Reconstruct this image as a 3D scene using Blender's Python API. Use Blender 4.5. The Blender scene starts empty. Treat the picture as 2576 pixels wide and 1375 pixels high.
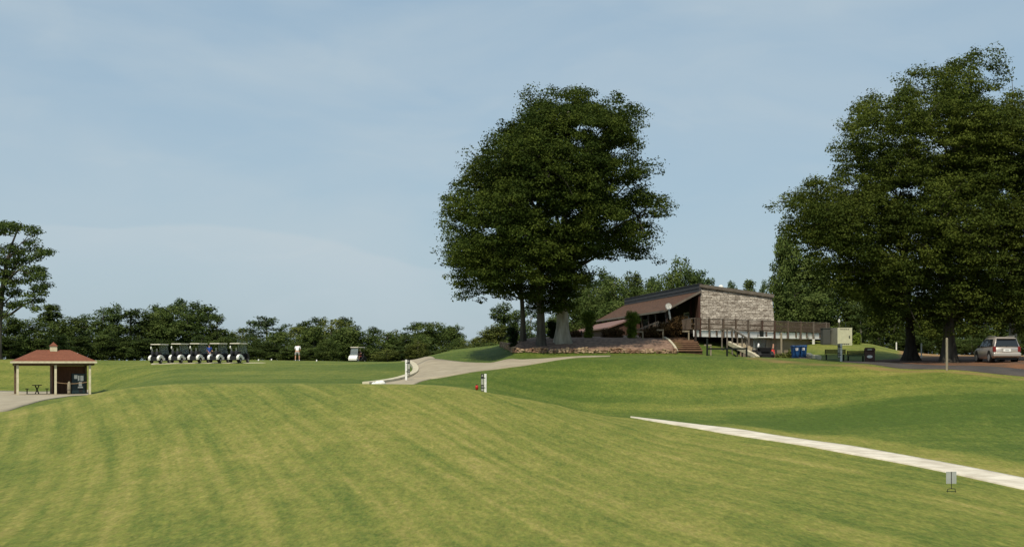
import bpy, bmesh, math, random
import numpy as np
from mathutils import Vector, Matrix
R = math.radians
rng = np.random.default_rng(7)
random.seed(7)
scene = bpy.context.scene
COL = scene.collection
F = 3700.0      # focal length in reference pixels (picture 2576 wide)
CX, HY, CZ = 1288.0, 915.0, 5.0   # principal column, horizon row, eye height

def at(px, py, d):
    return Vector(((px-CX)/F*d, d, CZ+(HY-py)/F*d))

# ------------------------------------------------------------------ terrain table
DK = [30,45,60,70,78,84,90,97,105,112,115,120,127,135,145,155,170]
TAB = {
 -300:[1390,1225,1125,1080,1060,1066,1058,1038,1018,1006,1002,997,993,968,935,908,906],
 0:[1390,1220,1110,1058,1036,1047,1040,1023,1008,1000,998,995,991,966,928,904,903],
 100:[1390,1215,1100,1045,1021,1034,1030,1018,1006,1000,998,995,991,966,928,904,903],
 175:[1390,1210,1090,1030,1004,1018,1017,1010,1003,999,997,995,991,967,930,905,904],
 235:[1390,1207,1082,1020,990,1003,1006,1003,999,996,995,993,989,970,935,907,905],
 320:[1390,1203,1075,1008,976,987,988,984,978,974,972,968,960,938,919,909,906],
 450:[1390,1198,1066,1000,966,975,971,962,952,945,942,937,929,921,913,908,905],
 650:[1390,1195,1063,998,965,974,968,958,948,940,937,932,925,918,911,906,905],
 900:[1390,1194,1062,997,965,974,966,956,944,935,931,926,919,912,909,909,912],
 1030:[1390,1195,1063,998,966,975,966,956,944,934,929,921,912,906,910,913,915],
 1090:[1392,1197,1065,1000,968,978,967,953,934,917,910,900,894,892,898,905,910],
 1150:[1392,1200,1069,1004,973,983,969,947,928,915,910,898,885,878,884,895,905],
 1230:[1394,1205,1077,1014,987,995,975,943,925,912,908,893,878,870,876,890,905],
 1290:[1395,1209,1085,1025,998,1007,988,949,918,897,889,874,864,861,866,880,900],
 1310:[1396,1210,1087,1027,1001,1010,991,950,917,895,871,857,857,858,864,879,900],
 1364:[1397,1213,1093,1037,1011,1020,1000,955,912,894,873,854,848,852,860,877,900],
 1471:[1399,1218,1106,1052,1030,1038,1015,958,902,893,873,854,848,850,853,862,880],
 1600:[1400,1224,1119,1070,1053,1043,1010,950,900,893,873,854,848,843,843,846,870],
 1700:[1400,1228,1124,1080,1060,1040,1008,948,899,893,873,854,848,843,843,848,870],
 1794:[1400,1225,1124,1081,1061,1035,1000,945,897.5,894,888,870,850,846,846,850,870],
 1835:[1400,1225,1125,1084,1060,1031,995,941,897,895,892,882,858,852,850,852,870],
 1890:[1400,1224,1126,1087,1059,1027,989,937,897.5,911,913,913,912,910,890,874,875],
 1960:[1399,1223,1124,1090,1055,1020,980,930,899.5,907,908,907,905,890,875,866,870],
 2042:[1398,1221,1121,1089,1049,1011,970,923,902,900,895,883,869,860,858,862,872],
 2172:[1395,1218,1122,1075,1026,988,952,915,909,900,894,882,869,863,866,872,880],
 2273:[1392,1216,1122,1060,1007,973,942,920,909,902,899,893,886,883,884,886,890],
 2382:[1390,1217,1120,1049,995,961,932,919,908,902,900,898,894,892,892,893,895],
 2576:[1392,1226,1116,1040,985,960,937,911,906,902,900,898,896,894,893,893,895],
 2900:[1400,1238,1112,1030,990,972,945,920,910,904,902,899,897,895,894,894,896],
}
def pchip(x, y, xq):
    x=np.asarray(x,float); y=np.asarray(y,float); h=np.diff(x); dl=np.diff(y)/h
    m=np.zeros_like(y); m[0]=dl[0]; m[-1]=dl[-1]
    for i in range(1,len(x)-1):
        if dl[i-1]*dl[i]>0:
            w1=2*h[i]+h[i-1]; w2=h[i]+2*h[i-1]
            m[i]=(w1+w2)/(w1/dl[i-1]+w2/dl[i])
    i=np.clip(np.searchsorted(x,xq)-1,0,len(h)-1); t=(xq-x[i])/h[i]
    return ((2*t**3-3*t**2+1)*y[i]+(t**3-2*t**2+t)*h[i]*m[i]+(-2*t**3+3*t**2)*y[i+1]+(t**3-t**2)*h[i]*m[i+1])
PXG = np.arange(-300, 2901, 10.0)
DG = np.concatenate([np.arange(-60,180,0.5), np.arange(180,400,5.0), np.arange(400,3001,50.0)])
def build_table():
    keys = sorted(TAB)
    dk = np.array(DK,float)
    zc = np.array([[CZ+(HY-y)/F*d for y,d in zip(TAB[k],DK)] for k in keys])
    zz = np.array([pchip(keys, zc[:,j], PXG) for j in range(len(DK))])     # (nd, npx)
    dall = np.concatenate([[-60,0,10,20], dk, [210,300,600,3000]])
    out = np.zeros((len(PXG), len(DG)))
    for i in range(len(PXG)):
        col = np.concatenate([[3.6,3.3,2.7,1.85], zz[:,i], [5.0,4.6,4.0,3.0]])
        out[i] = pchip(dall, col, DG)
    return out
ZT = build_table()
# the cart path lies on an even bench across the slope: rows of its two edges in the picture
PU=[(1586,1049.2),(1684,1057.9),(1783,1071.4),(1882,1086.1),(1981,1101.2),(2065,1111.2),(2164,1126.7),(2263,1141.6),(2363,1162.4),(2462,1184.2),(2576,1203)]
PL=[(1586,1049.8),(1684,1064.9),(1783,1084.1),(1882,1099.6),(1981,1115.5),(2065,1126.7),(2164,1146.6),(2263,1164.9),(2363,1184.3),(2462,1207),(2576,1231)]
def bench():
    px=np.array([a for a,_ in PU],float); yc=(np.array([b for _,b in PU])+np.array([b for _,b in PL]))/2
    cy=np.polyfit((px-2080)/500,yc,3); h=2.92+(px-1586)/990*.86            # eye height above the path grows evenly to the right
    for i,p in enumerate(PXG):
        if p<1400: continue
        q=min(max(p,1586),2600); y=np.polyval(cy,(q-2080)/500); hh=2.92+(q-1586)/990*.86; dc=hh*F/(y-HY)
        col=ZT[i]; dl=(CZ-hh)-np.interp(dc,DG,col); fade=1 if p>=1586 else max(0,1-(1586-p)/180)
        col+=dl*fade*np.exp(-((DG-dc)/6.5)**2)
bench()
def ground_z(x, y):
    x=np.asarray(x,float); y=np.asarray(y,float)
    px = np.clip(CX+F*x/np.maximum(y,6.0), -300, 2899.9)
    d = np.clip(y,-59.9,2999)
    u=(px+300)/10; i=np.floor(u).astype(int); fu=u-i
    j=np.clip(np.searchsorted(DG,d)-1,0,len(DG)-2); fd=(d-DG[j])/(DG[j+1]-DG[j])
    z=(ZT[i,j]*(1-fu)+ZT[i+1,j]*fu)*(1-fd)+(ZT[i,j+1]*(1-fu)+ZT[i+1,j+1]*fu)*fd
    # broad, gentle unevenness of real turf
    z = z + 0.012*np.sin(x*0.31+1.3*np.sin(y*0.11))*np.sin(y*0.23+0.7)*np.clip(y/60,0,1)*np.clip((400-y)/100,0,1)
    return z
def gz(x,y): return float(ground_z(x,y))
def on(px, d):
    x=(px-CX)/F*d
    return Vector((x, d, gz(x,d)))

def hit(px, py, d0=30, d1=300):
    """distance at which the ground first shows at this row of this column"""
    d=np.arange(d0,d1,.05); z=ground_z((px-CX)/F*d,d); row=HY-(z-CZ)/d*F
    k=np.nonzero(row<=py)[0]; return float(d[k[0]]) if len(k) else d1
# ------------------------------------------------------------------ mesh helpers
class MB:
    def __init__(s): s.v=[]; s.f=[]
    def add(s, vs, fs):
        o=len(s.v); s.v += [tuple(v) for v in vs]; s.f += [tuple(i+o for i in f) for f in fs]; return s
    def box(s, x0,x1,y0,y1,z0,z1, M=None):
        vs=[Vector((x,y,z)) for x in (x0,x1) for y in (y0,y1) for z in (z0,z1)]
        if M is not None: vs=[M@v for v in vs]
        return s.add(vs, [(0,1,3,2),(4,6,7,5),(0,4,5,1),(2,3,7,6),(0,2,6,4),(1,5,7,3)])
    def bar(s, a, b, w, h=None, up=(0,0,1)):
        a=Vector(a); b=Vector(b); h=h or w; d=(b-a).normalized(); u=Vector(up)
        if abs(d.dot(u))>.98: u=Vector((1,0,0))
        sd=d.cross(u).normalized(); u=sd.cross(d).normalized()
        vs=[p+sd*sx*w/2+u*sz*h/2 for p in (a,b) for sx,sz in ((-1,-1),(1,-1),(1,1),(-1,1))]
        return s.add(vs,[(0,3,2,1),(4,5,6,7),(0,1,5,4),(1,2,6,5),(2,3,7,6),(3,0,4,7)])
    def tube(s, pts, rad, n=8, cap=True):
        pts=[Vector(p) for p in pts]
        if not hasattr(rad,'__len__'): rad=[rad]*len(pts)
        vs=[]; ref=None
        for i,p in enumerate(pts):
            d=(pts[min(i+1,len(pts)-1)]-pts[max(i-1,0)]).normalized()
            if ref is None: ref=Vector((1,0,0)) if abs(d.x)<.9 else Vector((0,1,0))
            a=(ref-d*ref.dot(d)).normalized(); b=d.cross(a); ref=a
            vs+=[p+(a*math.cos(2*math.pi*k/n)+b*math.sin(2*math.pi*k/n))*rad[i] for k in range(n)]
        fs=[(i*n+k, i*n+(k+1)%n, (i+1)*n+(k+1)%n, (i+1)*n+k) for i in range(len(pts)-1) for k in range(n)]
        if cap: fs+=[tuple(range(n))[::-1], tuple((len(pts)-1)*n+k for k in range(n))]
        return s.add(vs,fs)
    def ell(s, c, r, nu=12, nv=8, M=None):
        c=Vector(c); r=(r,r,r) if not hasattr(r,'__len__') else r
        vs=[]
        for j in range(nv+1):
            t=math.pi*j/nv
            for i in range(nu):
                a=2*math.pi*i/nu; v=Vector((r[0]*math.sin(t)*math.cos(a), r[1]*math.sin(t)*math.sin(a), r[2]*math.cos(t)))
                vs.append(c+(M@v if M is not None else v))
        fs=[(j*nu+i,(j+1)*nu+i,(j+1)*nu+(i+1)%nu,j*nu+(i+1)%nu) for j in range(nv) for i in range(nu)]
        return s.add(vs,fs)
    def prism(s, poly, y0, y1, M=None):      # polygon in (x,z), extruded along y
        n=len(poly); vs=[Vector((x,y0,z)) for x,z in poly]+[Vector((x,y1,z)) for x,z in poly]
        if M is not None: vs=[M@v for v in vs]
        return s.add(vs,[tuple(range(n)), tuple(range(2*n-1,n-1,-1))]+[(i,i+n,(i+1)%n+n,(i+1)%n) for i in range(n)])
    def slab(s, quad, t):                    # four corners, thickness t straight down
        q=[Vector(p) for p in quad]; return s.add(q+[p-Vector((0,0,t)) for p in q],
          [(0,1,2,3),(7,6,5,4)]+[(i,i+4,(i+1)%4+4,(i+1)%4) for i in range(4)])
    def build(s, name, m, parent=None, smooth=False, bevel=0, loc=None):
        me=bpy.data.meshes.new(name); me.from_pydata(s.v,[],s.f); me.update()
        bm=bmesh.new(); bm.from_mesh(me); bmesh.ops.remove_doubles(bm,verts=bm.verts,dist=1e-5)
        bmesh.ops.recalc_face_normals(bm,faces=bm.faces); bm.to_mesh(me); bm.free()
        return link(name, me, m, parent, smooth, bevel)
def link(name, me, m, parent=None, smooth=False, bevel=0):
    if m is not None: me.materials.append(m)
    if smooth: me.polygons.foreach_set('use_smooth',[True]*len(me.polygons))
    o=bpy.data.objects.new(name, me); COL.objects.link(o)
    if parent is not None: o.parent=parent
    if bevel:
        b=o.modifiers.new('bevel','BEVEL'); b.width=bevel; b.segments=2; b.limit_method='ANGLE'
    return o
def tag(o, label=None, cat=None, group=None, kind=None):
    if label: o['label']=label
    if cat: o['category']=cat
    if group: o['group']=group
    if kind: o['kind']=kind
    return o
def thing(name, loc, rz=0, label=None, cat=None, group=None):
    o=bpy.data.objects.new(name,None); COL.objects.link(o); o.empty_display_size=.2
    o.location=loc; o.rotation_euler=(0,0,rz); return tag(o,label,cat,group)
def copy_tree(o, parent=None, kids=None):
    c=o.copy(); COL.objects.link(c)
    if parent is not None: c.parent=parent
    for ch in list(o.children): copy_tree(ch, c)
    return c
def smooth_pts(pts, n=6):
    pts=[Vector(p) for p in pts]; out=[]
    P=[pts[0]*2-pts[1]]+pts+[pts[-1]*2-pts[-2]]
    for i in range(1,len(P)-2):
        for k in range(n):
            t=k/n; a,b,c,d=P[i-1],P[i],P[i+1],P[i+2]
            out.append(.5*((2*b)+(c-a)*t+(2*a-5*b+4*c-d)*t*t+(3*b-a-3*c+d)*t**3))
    return out+[pts[-1]]

# ------------------------------------------------------------------ materials
def mat(name, c1, c2=None, scale=5, rough=.7, bump=0, bscale=None, metal=0, stretch=(1,1,1), detail=5, spec=.4, alpha=None, trans=0, ramp=(.35,.65), coords='Object'):
    m=bpy.data.materials.new(name); m.use_nodes=True; nt=m.node_tree; N=nt.nodes; L=nt.links
    b=N['Principled BSDF']; b.inputs['Base Color'].default_value=(*c1,1); b.inputs['Roughness'].default_value=rough
    b.inputs['Metallic'].default_value=metal; b.inputs['Specular IOR Level'].default_value=spec
    if trans: b.inputs['Transmission Weight'].default_value=trans
    if alpha is not None: b.inputs['Alpha'].default_value=alpha
    if c2 is not None or bump:
        tc=N.new('ShaderNodeTexCoord'); mp=N.new('ShaderNodeMapping'); mp.inputs['Scale'].default_value=stretch
        L.new(tc.outputs[coords],mp.inputs[0])
    if c2 is not None:
        no=N.new('ShaderNodeTexNoise'); no.inputs['Scale'].default_value=scale; no.inputs['Detail'].default_value=detail
        L.new(mp.outputs[0],no.inputs[0]); mr=N.new('ShaderNodeMapRange'); mr.inputs[1].default_value=ramp[0]; mr.inputs[2].default_value=ramp[1]
        L.new(no.outputs[0],mr.inputs[0]); mx=N.new('ShaderNodeMix'); mx.data_type='RGBA'
        mx.inputs['A'].default_value=(*c1,1); mx.inputs['B'].default_value=(*c2,1)
        L.new(mr.outputs[0],mx.inputs['Factor']); L.new(mx.outputs['Result'],b.inputs['Base Color'])
    if bump:
        n2=N.new('ShaderNodeTexNoise'); n2.inputs['Scale'].default_value=bscale or scale*4; n2.inputs['Detail'].default_value=4
        L.new(mp.outputs[0],n2.inputs[0]); bp=N.new('ShaderNodeBump'); bp.inputs['Strength'].default_value=1; bp.inputs['Distance'].default_value=bump
        L.new(n2.outputs[0],bp.inputs['Height']); L.new(bp.outputs[0],b.inputs['Normal'])
    return m
def leafmat(name, c1, c2, c3, transl=.25, nscale=.35):
    m=bpy.data.materials.new(name); m.use_nodes=True; nt=m.node_tree; N=nt.nodes; L=nt.links
    N.remove(N['Principled BSDF']); out=N['Material Output']
    at_=N.new('ShaderNodeAttribute'); at_.attribute_name='tint'
    tc=N.new('ShaderNodeTexCoord'); no=N.new('ShaderNodeTexNoise'); no.inputs['Scale'].default_value=nscale; no.inputs['Detail'].default_value=2
    L.new(tc.outputs['Object'],no.inputs[0])
    oi=N.new('ShaderNodeObjectInfo')
    r=N.new('ShaderNodeValToRGB'); e=r.color_ramp.elements; e[0].position=.0; e[0].color=(*c1,1); e[1].position=1; e[1].color=(*c3,1)
    k=e.new(.5); k.color=(*c2,1)
    a=N.new('ShaderNodeMath'); a.operation='ADD'; a.use_clamp=True
    s=N.new('ShaderNodeMath'); s.operation='MULTIPLY_ADD'; s.inputs[1].default_value=.9; s.inputs[2].default_value=-.45
    L.new(no.outputs[0],s.inputs[0]); L.new(at_.outputs['Fac'],a.inputs[0]); L.new(s.outputs[0],a.inputs[1]); L.new(a.outputs[0],r.inputs[0])
    hs=N.new('ShaderNodeHueSaturation'); L.new(r.outputs[0],hs.inputs['Color'])
    v=N.new('ShaderNodeMapRange'); v.inputs[3].default_value=.82; v.inputs[4].default_value=1.2; L.new(oi.outputs['Random'],v.inputs[0]); L.new(v.outputs[0],hs.inputs['Value'])
    d=N.new('ShaderNodeBsdfPrincipled'); d.inputs['Roughness'].default_value=.7; d.inputs['Specular IOR Level'].default_value=.06
    t=N.new('ShaderNodeBsdfTranslucent'); mx=N.new('ShaderNodeMixShader'); mx.inputs[0].default_value=transl
    L.new(hs.outputs[0],d.inputs['Base Color']); L.new(hs.outputs[0],t.inputs['Color'])
    L.new(d.outputs[0],mx.inputs[1]); L.new(t.outputs[0],mx.inputs[2]); L.new(mx.outputs[0],out.inputs[0])
    return m

M={}
M['white']=mat('white_paint',(.78,.78,.74),(.6,.6,.55),scale=6,rough=.6)
M['cream']=mat('cream_paint',(.62,.58,.40),(.50,.46,.31),scale=4,rough=.7)
M['cartwhite']=mat('cart_shell_white',(.80,.80,.77),rough=.3,spec=.5)
M['cartroof']=mat('cart_roof_cream',(.82,.76,.64),(.74,.67,.55),scale=2,rough=.55)
M['black']=mat('black_plastic',(.012,.012,.013),rough=.5)
M['rubber']=mat('rubber',(.015,.015,.015),rough=.85)
M['rim']=mat('wheel_rim',(.45,.45,.45),rough=.4,metal=.6)
M['glass']=mat('windshield_glass',(.30,.36,.38),rough=.15,alpha=.32,spec=.5)
M['darkglass']=mat('dark_glass',(.015,.018,.02),rough=.08,spec=.7)
M['concrete']=mat('pale_concrete',(.68,.63,.52),(.47,.42,.33),scale=1.1,rough=.9,bump=.004,bscale=30,detail=8)
M['oldconcrete']=mat('aged_concrete',(.36,.315,.225),(.28,.24,.17),scale=.9,rough=.92,bump=.004,bscale=22,detail=8)
M['asphalt']=mat('asphalt',(.045,.04,.037),(.07,.06,.052),scale=.6,rough=.95,bump=.006,bscale=30)
M['mulch']=mat('pine_straw_mulch',(.13,.078,.052),(.27,.175,.12),scale=3.6,rough=1,bump=.06,bscale=9,stretch=(1,.5,1),detail=9)
M['dirt']=mat('red_clay',(.17,.075,.032),(.095,.055,.03),scale=.55,rough=1,bump=.08,bscale=4,detail=9)
M['brick']=mat('basement_block',(.34,.27,.20),(.26,.20,.15),scale=1.2,rough=.9)
M['darkwood']=mat('dark_stained_wood',(.022,.014,.010),(.035,.02,.014),scale=6,rough=.8,stretch=(6,6,.6))
M['redwood']=mat('brown_stained_wood',(.065,.028,.018),(.04,.018,.012),scale=3,rough=.85,stretch=(6,6,.5))
M['deckwood']=mat('weathered_rail_wood',(.13,.10,.075),(.07,.05,.036),scale=5,rough=.9,stretch=(3,3,3))
M['postwood']=mat('grey_post_wood',(.30,.27,.19),(.2,.17,.12),scale=6,rough=.9,stretch=(5,5,.6),bump=.004)
M['steptimber']=mat('step_timber',(.14,.07,.035),(.09,.045,.025),scale=4,rough=.95,bump=.01)
M['bark']=mat('grey_bark',(.11,.10,.08),(.045,.04,.032),scale=2.2,rough=1,bump=.06,bscale=6,stretch=(1.6,1.6,.3),detail=8)
M['palebark']=mat('pale_bark',(.42,.39,.31),(.24,.22,.17),scale=2.4,rough=1,bump=.04,bscale=7,stretch=(1.6,1.6,.3),detail=8)
M['darkbark']=mat('dark_bark',(.05,.042,.033),(.022,.018,.014),scale=2.2,rough=1,bump=.06,bscale=6,stretch=(1.6,1.6,.3))
M['stone']=mat('field_stone',(.36,.27,.17),(.17,.10,.06),scale=1.6,rough=.95,bump=.02,bscale=9,detail=6,ramp=(.4,.6))
M['greyroof']=mat('charcoal_fascia',(.035,.037,.042),(.05,.05,.055),scale=2,rough=.8,stretch=(.4,.4,4))
M['mauveroof']=mat('faded_red_roofing',(.20,.12,.10),(.16,.09,.08),scale=2,rough=.9)
M['trim']=mat('weathered_trim',(.16,.14,.115),(.11,.095,.075),scale=3,rough=.9)
M['darkgreen']=mat('dark_green_metal',(.007,.011,.009),rough=.7,spec=.2)
M['machine']=mat('vending_blue_green',(.012,.03,.036),rough=.4)
M['paper']=mat('paper',(.75,.75,.72),rough=.8)
M['graymetal']=mat('grey_sheet_metal',(.42,.44,.42),(.36,.38,.36),scale=3,rough=.5,metal=.25)
M['board']=mat('grey_board_panel',(.36,.37,.31),(.12,.12,.10),scale=14,rough=.7,stretch=(1,1,6),ramp=(.55,.62))
M['bin']=mat('brown_bin_plastic',(.055,.022,.014),rough=.5)
M['blue']=mat('blue_plastic',(.01,.07,.22),(.015,.05,.13),scale=2,rough=.5)
M['cabinet']=mat('cream_cabinet',(.56,.56,.40),(.48,.48,.34),scale=3,rough=.6)
M['cabinetshade']=mat('cabinet_shaded_side',(.22,.22,.18),(.17,.17,.14),scale=4,rough=.7)  # cabinet cream greyed down: shade on the side faces is in the colour
M['slate']=mat('dark_cabinet',(.06,.065,.06),rough=.6)
M['red']=mat('red_plastic',(.45,.02,.015),rough=.45)
M['rope']=mat('tan_rope',(.45,.30,.17),rough=.9)
M['soffit']=mat('beam_wood',(.14,.10,.06),(.10,.07,.04),scale=4,rough=.9)
M['brownwall']=mat('brown_panel_wall',(.20,.10,.062),(.155,.08,.05),scale=3,rough=.85,stretch=(3,3,.5))
M['carpaint']=mat('champagne_paint',(.50,.45,.40),rough=.3,metal=.55,spec=.5)
M['taillight']=mat('tail_light',(.16,.012,.01),rough=.2)
M['skin']=mat('skin',(.50,.27,.18),rough=.6)
M['whitecloth']=mat('white_cloth',(.82,.82,.84),rough=.9)
M['greycloth']=mat('grey_cloth',(.32,.32,.32),rough=.9)
M['darkcloth']=mat('dark_cloth',(.02,.022,.03),rough=.9)
M['bluecloth']=mat('blue_cloth',(.03,.07,.30),rough=.9)
M['redcloth']=mat('red_cloth',(.40,.06,.04),rough=.8)
M['kerb']=mat('kerb_concrete',(.56,.52,.38),(.44,.40,.29),scale=2,rough=.9)
# ------------------------------------------------------------------ special materials
def ramp_node(N, stops):
    r=N.new('ShaderNodeValToRGB'); e=r.color_ramp.elements
    e[0].position=stops[0][0]; e[0].color=(*stops[0][1],1); e[1].position=stops[-1][0]; e[1].color=(*stops[-1][1],1)
    for p,c in stops[1:-1]:
        k=e.new(p); k.color=(*c,1)
    return r
def grass_material():
    m=bpy.data.materials.new('mown_turf'); m.use_nodes=True; nt=m.node_tree; N=nt.nodes; L=nt.links; b=N['Principled BSDF']
    b.inputs['Roughness'].default_value=.85; b.inputs['Specular IOR Level'].default_value=.15
    tc=N.new('ShaderNodeTexCoord')
    def noise(scale, detail=4, st=(1,1,1), rot=0, rough=.5, dist=0):
        mp=N.new('ShaderNodeMapping'); mp.inputs['Scale'].default_value=st; mp.inputs['Rotation'].default_value=(0,0,rot)
        L.new(tc.outputs['Object'],mp.inputs[0]); n=N.new('ShaderNodeTexNoise'); n.inputs['Scale'].default_value=scale; n.inputs['Detail'].default_value=detail
        n.inputs['Roughness'].default_value=rough; n.inputs['Distortion'].default_value=dist; L.new(mp.outputs[0],n.inputs[0]); return n.outputs[0]
    def math_(op,a,bb=None,c=None,clamp=False):
        q=N.new('ShaderNodeMath'); q.operation=op; q.use_clamp=clamp
        for i,v in enumerate((a,bb,c)):
            if v is None: continue
            if isinstance(v,(int,float)): q.inputs[i].default_value=v
            else: L.new(v,q.inputs[i])
        return q.outputs[0]
    lush=N.new('ShaderNodeAttribute'); lush.attribute_name='lush'
    worn=N.new('ShaderNodeAttribute'); worn.attribute_name='worn'
    stripe=N.new('ShaderNodeAttribute'); stripe.attribute_name='stripe'
    big=noise(.07,5,(1,.6,1),dist=.6); med=noise(.9,6,(.5,.3,1),rot=.15,rough=.62,dist=.4); fine=noise(4.2,6,(.6,.15,1),rough=.7); vf=noise(19,4,(.6,.13,1),rough=.7)
    swirl=noise(.16,4,(1,.28,1),rot=.5,dist=1.5)
    # mowing swaths: narrow, distorted bands that follow the stripe coordinate
    sw=N.new('ShaderNodeTexNoise'); sw.noise_dimensions='2D'; sw.inputs['Scale'].default_value=1.55; sw.inputs['Detail'].default_value=3; sw.inputs['Roughness'].default_value=.65
    sv=N.new('ShaderNodeCombineXYZ'); L.new(math_('MULTIPLY',stripe.outputs['Fac'],1.0),sv.inputs[0])
    sx=N.new('ShaderNodeSeparateXYZ'); L.new(tc.outputs['Object'],sx.inputs[0]); L.new(math_('MULTIPLY',sx.outputs[1],.03),sv.inputs[1])
    L.new(sv.outputs[0],sw.inputs[0])
    t=math_('MULTIPLY_ADD',math_('SUBTRACT',big,.5),.38,lush.outputs['Fac'])
    t=math_('MULTIPLY_ADD',math_('SUBTRACT',med,.5),.55,t)
    t=math_('MULTIPLY_ADD',math_('SUBTRACT',fine,.5),.7,t)
    t=math_('MULTIPLY_ADD',math_('SUBTRACT',vf,.5),1.0,t)
    t=math_('MULTIPLY_ADD',math_('SUBTRACT',sw.outputs[0],.5),.85,t)
    t=math_('MULTIPLY_ADD',math_('SUBTRACT',swirl,.5),.30,t,clamp=True)
    r=ramp_node(N,[(0,(.310,.262,.088)),(.22,(.240,.222,.055)),(.45,(.172,.184,.034)),(.72,(.106,.138,.022)),(1,(.060,.098,.013))])
    L.new(t,r.inputs[0])
    # a brightness grain for the blades
    g=N.new('ShaderNodeHueSaturation'); L.new(r.outputs[0],g.inputs['Color'])
    L.new(math_('MULTIPLY_ADD',math_('SUBTRACT',noise(10,6,(.6,.14,1),rough=.8),.5),1.5,.98),g.inputs['Value'])
    wm=math_('MULTIPLY_ADD',math_('SUBTRACT',noise(.8,6,(.35,1,1),rough=.65),.5),2.0,math_('SUBTRACT',worn.outputs['Fac'],.25),clamp=True)
    wm=math_('MULTIPLY',wm,math_('MULTIPLY',worn.outputs['Fac'],2.0,clamp=True),clamp=True)
    mx=N.new('ShaderNodeMix'); mx.data_type='RGBA'; L.new(wm,mx.inputs['Factor']); L.new(g.outputs[0],mx.inputs['A']); mx.inputs['B'].default_value=(.27,.165,.075,1)
    L.new(mx.outputs['Result'],b.inputs['Base Color'])
    bp=N.new('ShaderNodeBump'); bp.inputs['Distance'].default_value=.06; bp.inputs['Strength'].default_value=.9
    L.new(math_('ADD',noise(7,6,(.5,.2,1),rough=.7),math_('MULTIPLY',med,1.5)),bp.inputs['Height']); L.new(bp.outputs[0],b.inputs['Normal'])
    return m
def shake_material(name, cols, bw, rh, mortar, rough=.9, swap=False, stain=(.10,.075,.055), amt=.55, axes=('x','z')):
    """wooden shingles: staggered rows of irregular pieces, weathered in blotches"""
    m=bpy.data.materials.new(name); m.use_nodes=True; nt=m.node_tree; N=nt.nodes; L=nt.links; b=N['Principled BSDF']; b.inputs['Roughness'].default_value=rough
    b.inputs['Specular IOR Level'].default_value=.2
    tc=N.new('ShaderNodeTexCoord'); s=N.new('ShaderNodeSeparateXYZ'); L.new(tc.outputs['Object'],s.inputs[0]); c=N.new('ShaderNodeCombineXYZ')
    idx={'x':0,'y':1,'z':2}; L.new(s.outputs[idx[axes[0]]],c.inputs[0]); L.new(s.outputs[idx[axes[1]]],c.inputs[1])
    w=N.new('ShaderNodeTexNoise'); w.inputs['Scale'].default_value=1.3; w.inputs['Detail'].default_value=3; L.new(c.outputs[0],w.inputs[0])
    dm=N.new('ShaderNodeVectorMath'); dm.operation='MULTIPLY_ADD'; L.new(w.outputs['Color'],dm.inputs[0]); dm.inputs[1].default_value=(.25,.06,0); L.new(c.outputs[0],dm.inputs[2])
    br=N.new('ShaderNodeTexBrick'); br.inputs['Scale'].default_value=1; br.inputs['Brick Width'].default_value=bw; br.inputs['Row Height'].default_value=rh
    br.inputs['Mortar Size'].default_value=mortar; br.inputs['Mortar Smooth'].default_value=.5; br.offset=.37; br.squash=1.3; br.squash_frequency=3
    br.inputs['Color1'].default_value=(*cols[0],1); br.inputs['Color2'].default_value=(*cols[1],1); br.inputs['Mortar'].default_value=(*stain,1)
    L.new(dm.outputs[0],br.inputs[0])
    n=N.new('ShaderNodeTexNoise'); n.inputs['Scale'].default_value=2.0; n.inputs['Detail'].default_value=8; n.inputs['Roughness'].default_value=.7
    mp=N.new('ShaderNodeMapping'); mp.inputs['Scale'].default_value=(.55,2.6,1); L.new(c.outputs[0],mp.inputs[0]); L.new(mp.outputs[0],n.inputs[0])
    mr=N.new('ShaderNodeMapRange'); mr.inputs[1].default_value=.47; mr.inputs[2].default_value=.64; mr.inputs[4].default_value=amt; L.new(n.outputs[0],mr.inputs[0])
    mx=N.new('ShaderNodeMix'); mx.data_type='RGBA'; L.new(mr.outputs[0],mx.inputs['Factor']); L.new(br.outputs[0],mx.inputs['A']); mx.inputs['B'].default_value=(*stain,1)
    L.new(mx.outputs['Result'],b.inputs['Base Color'])
    bp=N.new('ShaderNodeBump'); bp.inputs['Distance'].default_value=.03; bp.inputs['Strength'].default_value=.7; bp.invert=True; L.new(br.outputs['Fac'],bp.inputs['Height']); L.new(bp.outputs[0],b.inputs['Normal'])
    return m
M['turf']=grass_material()
M['shake']=shake_material('weathered_cedar_shakes',((.74,.69,.60),(.40,.365,.31)),.34,.14,.018,amt=.92)
M['brownshingle']=shake_material('brown_roof_shingles',((.115,.062,.038),(.078,.043,.027)),.4,.16,.012,stain=(.05,.03,.022),amt=.45,axes=('y','x'))
M['redshingle']=shake_material('red_roof_shingles',((.215,.082,.047),(.175,.066,.038)),.35,.15,.008,stain=(.15,.06,.04),amt=.3,axes=('x','y'))
M['fascia']=mat('stained_white_fascia',(.84,.84,.82),(.16,.14,.12),scale=2.0,rough=.8,stretch=(1,1,.4),detail=7,ramp=(.58,.72))

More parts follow.
